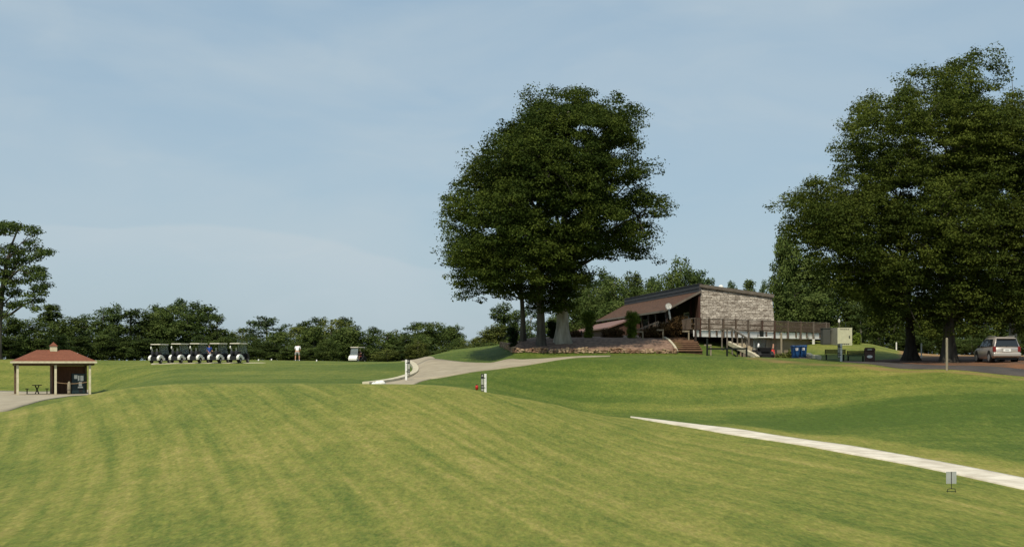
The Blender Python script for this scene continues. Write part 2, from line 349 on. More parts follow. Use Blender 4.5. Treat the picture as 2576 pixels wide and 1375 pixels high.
# ------------------------------------------------------------------ ground
def axis(parts):
    out=[]
    for a,b,s in parts: out+=list(np.arange(a,b,s))
    return np.array(out+[parts[-1][1]])
def smooth_edge(P):
    px=np.array([p[0] for p in P],float); d=np.array([hit(*p) for p in P]); c=np.polyfit((px-2080)/500,1/d,4); q=np.concatenate([px,[2700,2800]]); return [(a,1/np.polyval(c,(a-2080)/500)) for a in q]
EU,EL=smooth_edge(PU),smooth_edge(PL)
gx=axis([(-1500,-300,100),(-300,-90,15),(-90,-56,3),(-56,56,.5),(56,90,3),(90,300,15),(300,1500,100)])
gy=axis([(-300,-60,30),(-60,8,4),(8,28,1),(28,176,.5),(176,240,4),(240,600,24),(600,2600,200)])
X,Y=np.meshgrid(gx,gy); Z=ground_z(X,Y)
def grid_mesh(name,X,Y,Z):
    ny,nx=X.shape; me=bpy.data.meshes.new(name); me.vertices.add(nx*ny)
    me.vertices.foreach_set('co',np.stack([X,Y,Z],-1).astype(np.float32).ravel())
    i=np.arange((ny-1)*(nx-1)); r=i//(nx-1); c=i%(nx-1); a=r*nx+c
    q=np.stack([a,a+1,a+nx+1,a+nx],-1).astype(np.int32)
    me.loops.add(q.size); me.loops.foreach_set('vertex_index',q.ravel()); me.polygons.add(len(q))
    me.polygons.foreach_set('loop_start',np.arange(len(q),dtype=np.int32)*4); me.update(calc_edges=True); me.validate(); return me
me=grid_mesh('ground',X,Y,Z)
PXv=CX+F*X/np.maximum(Y,6); 
def sst(a,b,x): t=np.clip((x-a)/(b-a),0,1); return t*t*(3-2*t)
# right-hand valley and bank are lusher than the crown of the near hill; ridge tops and path edges are worn
pathd=np.interp(PXv,[1480]+[e[0] for e in EL]+[2900],[86]+[e[1] for e in EL]+[38]); pathu=np.interp(PXv,[e[0] for e in EU],[e[1] for e in EU])     # near edge of the white path
crestd=np.where(PXv<1596,np.interp(PXv,[-300,0,1150,1400,1596],[78,78,79,79,80]),pathd)
side=Y-crestd
near=0.47+0.08*sst(34,24,Y)+0.12*sst(1500,2300,PXv)*sst(66,46,Y)+.06*sst(300,-100,PXv)
far=0.84-0.46*sst(6.5,4.2,Y-pathu)*sst(1720,1900,PXv)
bank=sst(76,86,Y)*sst(103,94,Y)*sst(1420,1900,PXv)*.24
far=far-bank-0.10*sst(1050,700,PXv)-.32*sst(108,118,Y)*sst(1980,2060,PXv)-.12*sst(125,150,Y)
lush=np.where(side>0,far,near)
lush=np.where((PXv<250)&(Y>72)&(side>-8),lush-.1,lush)
ridge=np.interp(PXv,[1900,2081,2172,2382,2576],[104,99,96.3,90.5,87])
worn=np.where(PXv>1880,np.exp(-((Y-ridge+1.2)/1.3)**2)*.75,0)
worn=np.maximum(worn,np.where((PXv>2080)&(Y>ridge),1.3*sst(ridge+2,ridge+4,Y)*sst(2110,2180,PXv)*(1-sst(2230,2250,PXv)*0),0)*np.where((PXv<2262)&(Y>103.5),0,1))
# mowing direction coordinate: swaths climb the near hill and bend to the left near its crown
stripe=(X+.27*Y+.0016*(Y-50)**2)*.85
stripe=np.where(side>0,(X*.06+Y*.13),stripe)
for nm,arr in (('lush',lush),('worn',worn),('stripe',stripe)):
    a=me.attributes.new(nm,'FLOAT','POINT'); a.data.foreach_set('value',arr.astype(np.float32).ravel())
ground=link('ground',me,M['turf'],smooth=True); tag(ground,kind='structure')

def sheet(name, m, A, B, off=.03, n=120, k=14, kind='structure', lift=None, jit=0):
    """a strip of surface laid on the ground between two edges given as (column, distance)"""
    def samp(P):
        P=[Vector(((p[0]-CX)/F*p[1],p[1],0)) for p in P]
        P=smooth_pts(P,8); L=[0]
        for a,b in zip(P,P[1:]): L.append(L[-1]+(b-a).length)
        t=np.linspace(0,L[-1],n); return np.interp(t,L,[p.x for p in P]),np.interp(t,L,[p.y for p in P])
    ax,ay=samp(A); bx,by=samp(B)
    if jit:
        j=np.convolve(rng.normal(0,1,n+8),np.ones(5)/5,'same')[4:-4]*jit; j2=np.convolve(rng.normal(0,1,n+8),np.ones(5)/5,'same')[4:-4]*jit
        nx,ny=bx-ax,by-ay; l=np.hypot(nx,ny)+1e-6; ax=ax-nx/l*j; ay=ay-ny/l*j; bx=bx+nx/l*j2; by=by+ny/l*j2
    t=np.linspace(0,1,k)[:,None]; X=ax*(1-t)+bx*t; Y=ay*(1-t)+by*t; Z=ground_z(X,Y)+off
    X2=np.concatenate([X[:1],X,X[-1:]]); Y2=np.concatenate([Y[:1],Y,Y[-1:]]); Z2=np.concatenate([Z[:1]-off-.06,Z,Z[-1:]-off-.06])
    me=grid_mesh(name,X2,Y2,Z2); o=link(name,me,m,smooth=False)
    if kind: tag(o,kind=kind)
    return o
# white cart path
sheet('cart_path',M['concrete'],EL,EU,off=.05,n=240,k=8)
# aged concrete driveway behind the near hill, running up to the pinch below the stone wall
sheet('road',M['oldconcrete'],[(922,88.2),(940,90),(995,96.5),(1036,105.5),(1046,111),(1041,119),(1028,128),(1010,136)],
      [(1020,84),(1058,94),(1086,97.5),(1095,100),(1100,106),(1102,113),(1092,120),(1070,131)],off=.04,n=120,k=16)
road2=sheet('driveway',M['oldconcrete'],[(1040,99),(1086,97.3),(1150,98.6),(1214,101.5),(1278,103.2),(1364,105.0),(1430,106.6),(1480,107.8),(1535,109.4)],
      [(1048,119),(1080,119),(1100,118),(1150,115.5),(1200,112.8),(1236,111.2),(1300,109.6),(1364,109.0),(1430,109.4),(1480,110.1),(1537,110.2)],off=.05,n=120,k=14)
# apron in front of the picnic shelter
sheet('patio',M['oldconcrete'],[(-260,86),(-100,88),(0,91),(60,97),(110,104),(160,112),(195,118.5),(222,121.5)],
      [(-260,131),(-100,131),(0,130.5),(60,130),(110,130),(160,130.5),(195,131),(222,131.5)],off=.05,n=80,k=20)
# asphalt lane on the right ridge and red clay under the trees
sheet('lane',M['asphalt'],[(2120,101.5),(2172,97.6),(2240,95.2),(2300,93.4),(2382,91.2),(2480,89.0),(2576,87.4),(2720,85)],
      [(2130,104),(2172,103.6),(2240,101.0),(2300,98.8),(2382,96.2),(2480,93.6),(2576,91.6),(2720,89)],off=.06,n=120,k=10)
sheet('red_clay_ground',M['dirt'],[(2200,105.0),(2262,100.4),(2300,98.9),(2382,96.3),(2480,93.7),(2576,91.7),(2720,89.1),(2900,86)],
      [(2200,106.5),(2262,110),(2300,112),(2382,122),(2480,124),(2576,124),(2720,124),(2900,124)],off=.05,n=140,k=60,jit=.3)
sheet('mulch_bed',M['mulch'],[(1296,114.1),(1330,113.6),(1364,113.5),(1471,113.5),(1600,113.5),(1700,113.4)],
      [(1262,131),(1330,133),(1364,134),(1471,134),(1600,133),(1655,131)],off=.05,n=150,k=50)
sheet('cart_yard',M['asphalt'],[(1890,108.5),(1960,108.0),(2040,107.5)],[(1856,136),(1960,130),(2034,114)],off=.05,n=40,k=20)
sheet('cart_parking',M['kerb'],[(380,143.4),(500,143.1),(668,142.9)],[(382,146.5),(500,146),(660,143.9)],off=.02,n=60,k=12)
# kerb along the left side of the driveway
def ribbon(name,m,P,w,h,parent=None,step=True,base=-.1):
    pts=smooth_pts([on(*p) for p in P],8); vs=[];fs=[]
    for i,p in enumerate(pts):
        d=(pts[min(i+1,len(pts)-1)]-pts[max(i-1,0)]); d.z=0; d.normalize(); s=Vector((-d.y,d.x,0))
        z=gz(p.x,p.y)
        for o,zz in ((-w/2,base),(-w/2,h-.02),(-w/2+.03,h),(w/2-.03,h),(w/2,h-.02),(w/2,base)): vs.append((p.x+s.x*o,p.y+s.y*o,z+zz))
    for i in range(len(pts)-1):
        for k in range(6): fs.append((i*6+k,i*6+(k+1)%6,(i+1)*6+(k+1)%6,(i+1)*6+k))
    fs+=[tuple(range(6))[::-1],tuple(len(pts)*6-6+k for k in range(6))]
    b=MB(); b.add(vs,fs); return b.build(name,m,parent)
k=ribbon('kerb',M['kerb'],[(920,88.9),(945,90.6),(995,96.4),(1036,105.3),(1046,111),(1041,119),(1028,127)],.45,.20); tag(k,'pale concrete kerb curving along the left side of the concrete driveway','kerb')
k=ribbon('kerb',M['kerb'],[(2034,114.8),(2050,108.8),(2060,104.6)],.35,.26); tag(k,'short pale concrete kerb on the grass to the right of the blue bins','kerb')

# ------------------------------------------------------------------ camera, sky, sun
cam=bpy.data.cameras.new('camera'); co=bpy.data.objects.new('camera',cam); COL.objects.link(co); scene.camera=co
co.location=(0,0,CZ); co.rotation_euler=(R(90),0,0); cam.sensor_width=36; cam.lens=36*F/2576; cam.clip_end=6000; cam.clip_start=.5
cam.shift_y=(HY-687.5)/2576
SUN_EL,SUN_AZ=R(53),R(197)      # azimuth clockwise from the view axis (+Y): behind the camera to the right
w=bpy.data.worlds.new('World'); scene.world=w; w.use_nodes=True; N=w.node_tree.nodes; L=w.node_tree.links
bg=N['Background']; bg.inputs['Strength'].default_value=.118
sk=N.new('ShaderNodeTexSky'); sk.sky_type='NISHITA'; sk.sun_disc=False; sk.sun_elevation=SUN_EL; sk.sun_rotation=SUN_AZ
sk.air_density=1.0; sk.dust_density=1.2; sk.ozone_density=1.2; sk.altitude=100
tc=N.new('ShaderNodeTexCoord'); sp=N.new('ShaderNodeSeparateXYZ'); L.new(tc.outputs['Generated'],sp.inputs[0])
def m_(op,a,b=None,c=None,clamp=False):
    q=N.new('ShaderNodeMath'); q.operation=op; q.use_clamp=clamp
    for i,v in enumerate((a,b,c)):
        if v is None: continue
        if isinstance(v,(int,float)): q.inputs[i].default_value=v
        else: L.new(v,q.inputs[i])
    return q.outputs[0]
yy=m_('MAXIMUM',sp.outputs[1],.05); az=m_('DIVIDE',sp.outputs[0],yy); el=m_('DIVIDE',sp.outputs[2],yy)
cv=N.new('ShaderNodeCombineXYZ'); L.new(az,cv.inputs[0]); L.new(m_('MULTIPLY',el,2.6),cv.inputs[1])
def cn(scale,detail,off=0,dist=.6):
    mp=N.new('ShaderNodeMapping'); mp.inputs['Location'].default_value=(off,off*.7,0); L.new(cv.outputs[0],mp.inputs[0])
    n=N.new('ShaderNodeTexNoise'); n.inputs['Scale'].default_value=scale; n.inputs['Detail'].default_value=detail; n.inputs['Distortion'].default_value=dist; L.new(mp.outputs[0],n.inputs[0]); return n.outputs[0]
def sm(x,a,b):
    mr=N.new('ShaderNodeMapRange'); mr.interpolation_type='SMOOTHSTEP'; mr.inputs[1].default_value=a; mr.inputs[2].default_value=b; L.new(x,mr.inputs[0]); return mr.outputs[0]
veil=m_('MULTIPLY',sm(cn(3.2,6,3.1),.34,.68),.5)
veil2=m_('MULTIPLY',sm(cn(9,5,8.3,1.2),.5,.72),.12)
# low arched cloud bank on the left: its rim peaks around azimuth -0.25 and sinks to the right
daz=m_('ADD',az,.255); rim=m_('MULTIPLY_ADD',m_('MULTIPLY',daz,daz),-.62,.0945)
rim=m_('MULTIPLY_ADD',m_('SUBTRACT',cn(5,4,1.3),.5),.035,rim)
dd=m_('SUBTRACT',rim,el)
bank_=m_('MULTIPLY',sm(dd,-.001,.004),sm(dd,.05,.0))
bank_=m_('MULTIPLY',m_('MULTIPLY',bank_,sm(az,-.42,-.27)),m_('MULTIPLY',sm(az,.06,-.1),.34))
tot=m_('ADD',m_('ADD',veil,veil2),bank_,clamp=True)
hz=N.new('ShaderNodeMix'); hz.data_type='RGBA'; hz.inputs['Factor'].default_value=.70; L.new(sk.outputs[0],hz.inputs['A']); hz.inputs['B'].default_value=(2.9,4.1,5.05,1)
mx=N.new('ShaderNodeMix'); mx.data_type='RGBA'; L.new(tot,mx.inputs['Factor']); L.new(hz.outputs['Result'],mx.inputs['A']); mx.inputs['B'].default_value=(4.35,5.1,5.55,1)
L.new(mx.outputs['Result'],bg.inputs['Color'])
sl=bpy.data.lights.new('sun','SUN'); sl.energy=4.3; sl.angle=R(.6); sl.color=(1,.90,.74); so=bpy.data.objects.new('sun',sl); COL.objects.link(so)
sd=Vector((math.sin(SUN_AZ)*math.cos(SUN_EL),math.cos(SUN_AZ)*math.cos(SUN_EL),math.sin(SUN_EL))); so.rotation_euler=sd.to_track_quat('Z','Y').to_euler(); so.location=(60,-60,80)
vs=scene.view_settings; vs.view_transform='Standard'; vs.look='None'; vs.gamma=1; vs.exposure=0
scene.cycles.max_bounces=6; scene.cycles.diffuse_bounces=3; scene.cycles.transparent_max_bounces=8

# ------------------------------------------------------------------ foliage
def leaf_mesh(name, C, Rr, n, size, seed=0, up=.35, tint=None, shell=.45, aspect=.62, droop=0, frac=None):
    """thousands of small leaf faces gathered in clumps; C centres, Rr radii (N,3), n leaves per clump"""
    g=np.random.default_rng(seed); N=len(C); n=np.broadcast_to(np.asarray(n),(N,)).astype(int); idx=np.repeat(np.arange(N),n); K=len(idx)
    d=g.normal(size=(K,3)); d/=np.linalg.norm(d,axis=1)[:,None]
    r=g.random(K)**(1/3.)*(1-shell)+shell*g.random(K)**.25
    # ragged clumps: radius modulated by direction so twigs stick out
    ph=g.random((N,4))*6.28
    rag=1+.28*np.sin(d[:,0]*4+ph[idx,0])*np.sin(d[:,1]*5+ph[idx,1])+.22*np.sin(d[:,2]*7+ph[idx,2]+d[:,0]*6)
    spray=np.where(g.random(K)<.07,1+g.random(K)*.35,1)
    p=C[idx]+d*Rr[idx]*(r*rag*spray)[:,None]
    if droop: p[:,2]-=droop*((d[:,0]**2+d[:,1]**2))*Rr[idx,0]
    nrm=g.normal(size=(K,3)); nrm[:,2]=np.abs(nrm[:,2])+up; nrm+=d*.9; nrm/=np.linalg.norm(nrm,axis=1)[:,None]
    t=g.normal(size=(K,3)); t-=nrm*(t*nrm).sum(1)[:,None]; t/=np.linalg.norm(t,axis=1)[:,None]; b=np.cross(nrm,t)
    s=size*(.6+.8*g.random(K)); a=t*s[:,None]*.5; c=b*(s*aspect)[:,None]*.5
    V=np.stack([p-a,p-a*.1-c,p+a,p-a*.1+c],1).astype(np.float32)
    me=bpy.data.meshes.new(name); me.vertices.add(K*4); me.vertices.foreach_set('co',V.ravel())
    me.loops.add(K*4); me.loops.foreach_set('vertex_index',np.arange(K*4,dtype=np.int32)); me.polygons.add(K); me.polygons.foreach_set('loop_start',np.arange(K,dtype=np.int32)*4)
    me.update(calc_edges=True)
    tv=(g.random(N) if tint is None else tint)[idx]*.65+g.random(K)*.35
    at_=me.attributes.new('tint','FLOAT','POINT'); at_.data.foreach_set('value',np.repeat(tv,4).astype(np.float32))
    return me
M['limbbark']=mat('limb_bark',(.075,.066,.05),(.035,.03,.024),scale=2,rough=1)
M['oakleaf']=leafmat('oak_foliage',(.019,.035,.007),(.047,.070,.012),(.090,.115,.018),.28,.25)
M['rightleaf']=leafmat('shade_tree_foliage',(.028,.046,.009),(.065,.088,.015),(.12,.145,.024),.3,.22)
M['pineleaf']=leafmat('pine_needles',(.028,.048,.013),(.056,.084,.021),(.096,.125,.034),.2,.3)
M['broadleaf']=leafmat('broadleaf_foliage',(.038,.063,.015),(.074,.106,.026),(.125,.160,.044),.22,.25)
M['olive']=leafmat('olive_foliage',(.060,.080,.018),(.105,.125,.028),(.155,.17,.045),.22,.3)
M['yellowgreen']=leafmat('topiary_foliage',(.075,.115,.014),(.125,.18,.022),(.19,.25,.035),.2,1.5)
M['shadegreen']=leafmat('shaded_topiary_foliage',(.010,.022,.007),(.018,.034,.010),(.03,.05,.015),.15,1.5)  # topiary green darkened, with the shade under the oaks painted in
M['brownleaf']=leafmat('bronze_shrub_foliage',(.045,.028,.012),(.085,.052,.022),(.13,.085,.035),.2,1.2)
M['bluegreen']=leafmat('blue_green_foliage',(.040,.068,.028),(.068,.105,.042),(.105,.145,.065),.22,.3)

def pip(poly, P):
    x,y=P[:,0],P[:,1]; ins=np.zeros(len(P),bool); n=len(poly)
    for i in range(n):
        x1,y1=poly[i]; x2,y2=poly[(i+1)%n]
        c=((y1>y)!=(y2>y))&(x<(x2-x1)*(y-y1)/(y2-y1+1e-9)+x1); ins^=c
    return ins
def edge_dist(poly,P):
    dm=np.full(len(P),1e9); n=len(poly)
    for i in range(n):
        a=np.array(poly[i],float); b=np.array(poly[(i+1)%n],float); ab=b-a
        t=np.clip(((P-a)@ab)/(ab@ab+1e-9),0,1); dm=np.minimum(dm,np.linalg.norm(P-(a+t[:,None]*ab),axis=1))
    return dm
def fill_crown(poly, d0, Rmax, N, seed, inset=.8, minsep=1.0, shift=0):
    """clump centres through the volume of a crown whose outline and greatest half depth are given (metres, at distance d0)"""
    g=np.random.default_rng(seed)
    pm=[((x-CX)/F*d0, CZ+(HY-y)/F*d0) for x,y in poly]
    xs=[p[0] for p in pm]; zs=[p[1] for p in pm]; out=[]
    tries=0
    cell={}
    while len(out)<N and tries<60:
        tries+=1
        P=np.stack([g.uniform(min(xs),max(xs),4000),g.uniform(min(zs),max(zs),4000)],1)
        P=P[pip(pm,P)]; e=edge_dist(pm,P); ok=e>inset*g.uniform(.12,1,len(P)); P=P[ok]; e=e[ok]
        h=np.sqrt(np.maximum(0,1-np.clip(1-e/Rmax,0,1)**2))*Rmax
        s=g.uniform(-1,1,len(P)); s=np.sign(s)*np.abs(s)**.55
        D=s*(h*.96)
        for (x,z),dy in zip(P,D):
            q=(x*(1+dy/d0), d0+dy, CZ+(z-CZ)*(1+dy/d0))
            k=(int(q[0]//minsep),int(q[1]//minsep),int(q[2]//(minsep*.75)))
            if k in cell and cell[k]>=1: continue
            cell[k]=cell.get(k,0)+1; out.append(q)
            if len(out)>=N: break
    # sprays that reach the outline itself
    for i in range(len(pm)):
        a=np.array(pm[i]); b=np.array(pm[(i+1)%len(pm)]); L_=np.linalg.norm(b-a)
        for k in range(max(1,int(L_/.9))):
            q=a+(b-a)*(k+g.uniform(-.2,.2))/max(1,int(L_/.9)); nrm=np.array([-(b-a)[1],(b-a)[0]])/(L_+1e-6)
            for s_ in (1,-1):
                c=q+nrm*s_*g.uniform(.25,.75)
                if pip(pm,c[None])[0] and g.random()<.8:
                    dy=g.uniform(-2.2,2.2); out.append((c[0]*(1+dy/d0),d0+dy,CZ+(c[1]-CZ)*(1+dy/d0)))
    out=np.array(out)
    # left of the crown shifted towards the viewer so its shadow clears the mound
    if shift: 
        k_=np.clip((np.mean(xs)-out[:,0])/(max(xs)-min(xs))*2,0,1)*shift; f_=(out[:,1]-k_)/out[:,1]; out=out*f_[:,None]+np.array([0,0,CZ])*(1-f_)[:,None]
    pr=np.stack([out[:,0]/out[:,1]*d0,CZ+(out[:,2]-CZ)/out[:,1]*d0],1)
    return out, edge_dist(pm,pr)
def lobed(cent, ed, g, rx=(1.3,2.3), flat=.5, per=13, cr=(.42,.72), topside=.35):
    """turn crown centres into overlapping flattened boughs, each carrying its own leaf clumps"""
    C=[];Rr=[];O=[]
    for i,c in enumerate(cent):
        r=float(min(max(ed[i]*.9,.42),g.uniform(*rx))); fz=flat*g.uniform(.8,1.3)
        for k in range(int(per*(r/1.8)**1.6)):
            v=g.normal(size=3); v[2]+=topside; v/=np.linalg.norm(v); q=g.uniform(.55,1.0)
            # boughs sag outwards like shelves
            C.append((c[0]+v[0]*r*q,c[1]+v[1]*r*q,c[2]+v[2]*r*fz*q-.18*r*(v[0]**2+v[1]**2)*q)); s=g.uniform(*cr); Rr.append((s*1.25,s*1.25,s*.62)); O.append(i)
    return np.array(C),np.array(Rr),np.array(O)
def limb_path(a,b,g,sag=.12,n=6):
    a=Vector(a); b=Vector(b); L=(b-a).length; pts=[]
    k1=Vector((g.normal(),g.normal(),g.normal()))*L*.05
    for i in range(n):
        t=i/(n-1); p=a.lerp(b,t); p.z+=math.sin(t*math.pi)*L*sag; p+=k1*math.sin(t*math.pi)+Vector((g.normal(),g.normal(),g.normal()))*L*.012*(0<i<n-1); pts.append(p)
    return pts
def big_tree(label, base, top, r0, clumps, radii, nleaf, lsize, leaf, bark, seed, nlimb=46, flare=1.7, lean=(0,0), cat='tree', group=None, tint=None, droop=.1, forks=0, ivy=None, name='tree', up=.35):
    g=np.random.default_rng(seed); base=Vector(base); H=top-base.z
    t=thing(name,base,0,label,cat,group); b=MB()
    path=[Vector((lean[0]*s*s+math.sin(s*5+seed)*.5*s*s, lean[1]*s*s, H*s)) for s in np.linspace(0,1,12)]
    path[0].z=-.4
    rad=[r0*(flare if i==0 else 1.12 if i==1 else 1)*(1-.86*(i/11)**1.1) for i in range(12)]
    fine=smooth_pts(path,4); fr=np.interp(np.linspace(0,11,len(fine)),range(12),rad)
    fr=[r*(1+(flare-1)*max(0,1-i/3.5)**2*.6) for i,r in enumerate(fr)]
    # buttressed foot: pull some ring vertices out
    o=len(b.v); b.tube(fine,fr,n=14)
    for i in range(4):
        for k in range(14):
            v=Vector(b.v[o+i*14+k]); c=fine[i]; b.v[o+i*14+k]=tuple(c+(v-c)*(1+.30*(1-i/4)*math.sin(k*2*math.pi/14*4+seed)))
    C=np.asarray(clumps)-np.array(base)
    b.build('trunk',bark,t,smooth=True); b=MB()
    def on_trunk(z):
        s=min(max(z/H,0.02),.97)*11; i=int(s); f=s-i; return path[i].lerp(path[min(i+1,11)],f), np.interp(s,range(12),rad)
    sel=g.permutation(len(C))[:nlimb]; mains=[]
    for q in range(nlimb):
        c=C[sel[q]]; hr=math.hypot(c[0],c[1])
        z0=max(c[2]-hr*g.uniform(.4,.85),H*.27); z0=min(z0,H*.93); p,r=on_trunk(z0)
        pts=limb_path(p,c,g,sag=g.uniform(-.02,.10)); rr=min(r*.5,.04+.018*hr+.02); b.tube(pts,[rr*(1-.82*k/5) for k in range(6)],n=6,cap=False); mains.append((pts,rr))
    for q in range(nlimb*3):   # secondary twigs reaching other clumps from the nearest main limb
        c=Vector(C[g.integers(len(C))]); best=min(((m[0][k],m[1]) for m in mains for k in (2,3,4)),key=lambda u:(u[0]-c).length)
        if (best[0]-c).length<7: b.tube(limb_path(best[0],c,g,sag=.04,n=4),[best[1]*.38,best[1]*.28,best[1]*.2,.012],n=5,cap=False)
    b.build('limbs',M['limbbark'],t,smooth=True)
    me=leaf_mesh('crown',C,np.asarray(radii),nleaf,lsize,seed,tint=tint,droop=droop,up=up)
    link('crown',me,leaf,t)
    if ivy is not None:
        me=leaf_mesh('ivy',np.asarray(ivy[0])-np.array(base),np.asarray(ivy[1]),ivy[2],.2,seed+5); link('ivy',me,leaf,t)
    return t
def zoompoly(P,s,ox,oy): return [((ox+x/s)/1.565217,(oy+y/s)/1.565217) for x,y in P]

# the three-trunked oak group in the middle
oak_out=zoompoly([(540,50),(575,50),(600,85),(650,65),(700,55),(745,50),(800,60),(850,60),(880,90),(940,75),(1000,75),(1010,105),(1065,115),(1085,150),(1110,185),(1130,215),(1090,235),(1140,265),(1135,310),(1110,380),(1095,410),(1150,440),(1200,430),(1228,475),(1200,515),(1150,520),(1130,550),(1160,590),(1235,590),(1278,665),(1260,720),(1200,755),(1160,760),(1190,820),(1165,850),(1130,860),(1185,940),(1170,965),(1080,955),(1060,970),(1020,930),(950,955),(900,960),(860,1000),(850,1050),(800,1130),(750,1190),(690,1210),(600,1215),(540,1200),(510,1150),(450,1150),(400,1165),(330,1130),(270,1180),(230,1150),(175,1130),(165,1080),(105,1030),(150,990),(100,945),(55,870),(110,850),(90,760),(95,690),(95,630),(115,570),(160,560),(210,480),(240,380),(310,340),(370,240),(430,195),(475,190),(490,130),(510,90)],1.2736,1660,280)
D0=116.
bases=[on(1316,118.5),on(1361,115.5),on(1415,117)]
oc,oe=fill_crown(oak_out,D0,8.6,400,11,inset=.9,minsep=1.65)
g=np.random.default_rng(3)
def holes_mask(C,H_,r,asp,keep):
    hp=np.array([((x-CX)/F,(HY-y)/F) for x,y in H_]); pr=np.stack([C[:,0]/C[:,1],(C[:,2]-CZ)/C[:,1]],1)
    return (np.min(np.linalg.norm((pr[:,None]-hp[None])*np.array([1,asp]),axis=2),axis=1)>r)|(g.random(len(C))<keep)
pxo=CX+F*oc[:,0]/oc[:,1]; pyo=HY-F*(oc[:,2]-CZ)/oc[:,1]
own=np.where((pxo<1290)&(pyo>470),0,np.where((pyo>690)&(pxo<1380),1,np.where((pxo<1335)&(pyo<470),1,2)))
own=np.where(g.random(len(oc))<.06,g.integers(0,3,len(oc)),own)
ocl,ra,oi_=lobed(oc,oe,g,per=17); own=own[oi_]; tn=np.clip(g.random(len(oc))[oi_]*.75+g.random(len(oi_))*.35-.05,0,1)
k_=holes_mask(ocl,zoompoly([(790,280),(770,350),(975,390),(1000,600),(780,700),(960,760),(1130,690),(880,290),(450,670),(340,800),(830,950),(690,740),(1020,470),(700,150),(560,660)],1.2736,1660,280),.0068,1.7,.10)
oc,ra,own,tn=ocl[k_],ra[k_],own[k_],tn[k_]
# foliage hanging in front of and around the middle and pale trunks
ex=[tuple(at(g.uniform(1335,1445),g.uniform(680,778),116+g.uniform(-2.2,2.2))) for _ in range(120)]
oc=np.concatenate([oc,ex]); ra=np.concatenate([ra,np.tile((.6,.6,.42),(120,1))]); own=np.concatenate([own,np.where(np.array([e[0]/e[1] for e in ex])<(1388-CX)/F,1,2)]); tn=np.concatenate([tn,g.random(120)])
tops=[bases[0].z+12.5,bases[1].z+17.2,bases[2].z+18.6]
olab=['dark oak leaning left in the big clump, with the slimmest dark trunk','middle oak of the big clump, grey trunk between the slim and the pale one','tallest oak of the big clump, with the thick pale flared trunk']
for i in range(3):
    s=own==i
    big_tree(olab[i],bases[i],tops[i],(.21,.32,.46)[i],oc[s],ra[s],76,.168,M['oakleaf'],(M['bark'],M['bark'],M['palebark'])[i],21+i,nlimb=(26,30,46)[i],
             flare=(1.25,1.25,1.5)[i],lean=((-1.2,0),(-.6,0),(.3,-.4))[i],group='oaks growing together on the mulch mound',droop=.16)

# the big shade trees on the right
r_out=zoompoly([(50,705),(85,680),(140,650),(195,625),(235,600),(275,580),(340,575),(345,530),(320,490),(315,450),(340,430),(400,440),(370,370),(385,330),(380,290),(420,300),(455,250),(520,245),(560,255),(610,230),(610,160),(650,145),(710,115),(770,130),(820,100),(870,90),(920,60),(970,40),(1000,60),(1030,90),(1050,150),(1045,220),(1090,210),(1140,225),(1220,300),(1330,420),(1400,620),(1420,820),(1380,1040),(1260,1160),(1190,1210),(1117,1225),(1000,1190),(900,1200),(830,1190),(700,1170),(600,1180),(520,1110),(430,1120),(340,1080),(290,1040),(230,960),(200,900),(150,850),(95,840),(100,800),(140,740),(100,735)],1.0418,2960,120)
D1=104.
rb=[on(2291,106),on(2387,101.5),on(2548,112)]
rc,re_=fill_crown(r_out,D1,7.6,520,17,inset=.9,minsep=1.6,shift=3)
pxo=CX+F*rc[:,0]/rc[:,1]; pyo=HY-F*(rc[:,2]-CZ)/rc[:,1]
own=np.where(pxo<2300,0,np.where(pxo<2490,1,2)); own=np.where((own==0)&(pyo<330),1,own); own=np.where(g.random(len(rc))<.06,g.integers(0,3,len(rc)),own)
rcl,ra,ri_=lobed(rc,re_*1.2,g,rx=(1.1,2.0),flat=.66,per=18,cr=(.4,.66)); own=own[ri_]; tn=np.clip(g.random(len(rc))[ri_]*.75+g.random(len(ri_))*.35-.05,0,1)
k_=holes_mask(rcl,zoompoly([(690,210),(720,290),(480,1130),(560,1120),(850,1140),(700,650),(180,740),(400,640),(1010,240),(640,1060),(960,170)],1.0418,2960,120),.0064,1.3,.12)
rc,ra,own,tn=rcl[k_],ra[k_],own[k_],tn[k_]
ex=[tuple(at(g.uniform(2180,2600),g.uniform(700,800),104+g.uniform(-6,6))) for _ in range(330)]
ext_=[(a,b) for a,b in ((2180,2280),(2300,2372),(2400,2530),(2560,2640)) for _ in range(42)]
ex+=[tuple(at(g.uniform(*q),g.uniform(780,845)-abs(g.normal())*8,104+g.uniform(-6,5))) for q in ext_]
rc=np.concatenate([rc,ex]); ra=np.concatenate([ra,np.tile((.6,.6,.45),(len(ex),1))]); exo=np.array([e[0]/e[1] for e in ex]); own=np.concatenate([own,np.where(exo<(2340-CX)/F,0,np.where(exo<(2470-CX)/F,1,2))]); tn=np.concatenate([tn,g.random(len(ex))])
rl=['broad shade tree spreading left towards the deck, dark trunk beside the grass mound','tall shade tree with a grey flared trunk behind the pale wooden post','tall shade tree rising behind the parked silver car']
for i in range(3):
    s=own==i
    big_tree(rl[i],rb[i],(17.5,23.5,22)[i],(.36,.39,.29)[i],rc[s],ra[s],84,.15,M['rightleaf'],(M['darkbark'],M['bark'],M['palebark'])[i],41+i,nlimb=46,
             flare=(1.7,1.5,1.1)[i],lean=((-1.2,0),(.3,.5),(-.2,-1.2))[i],group='large shade trees on the right',droop=.3,tint=tn[s])

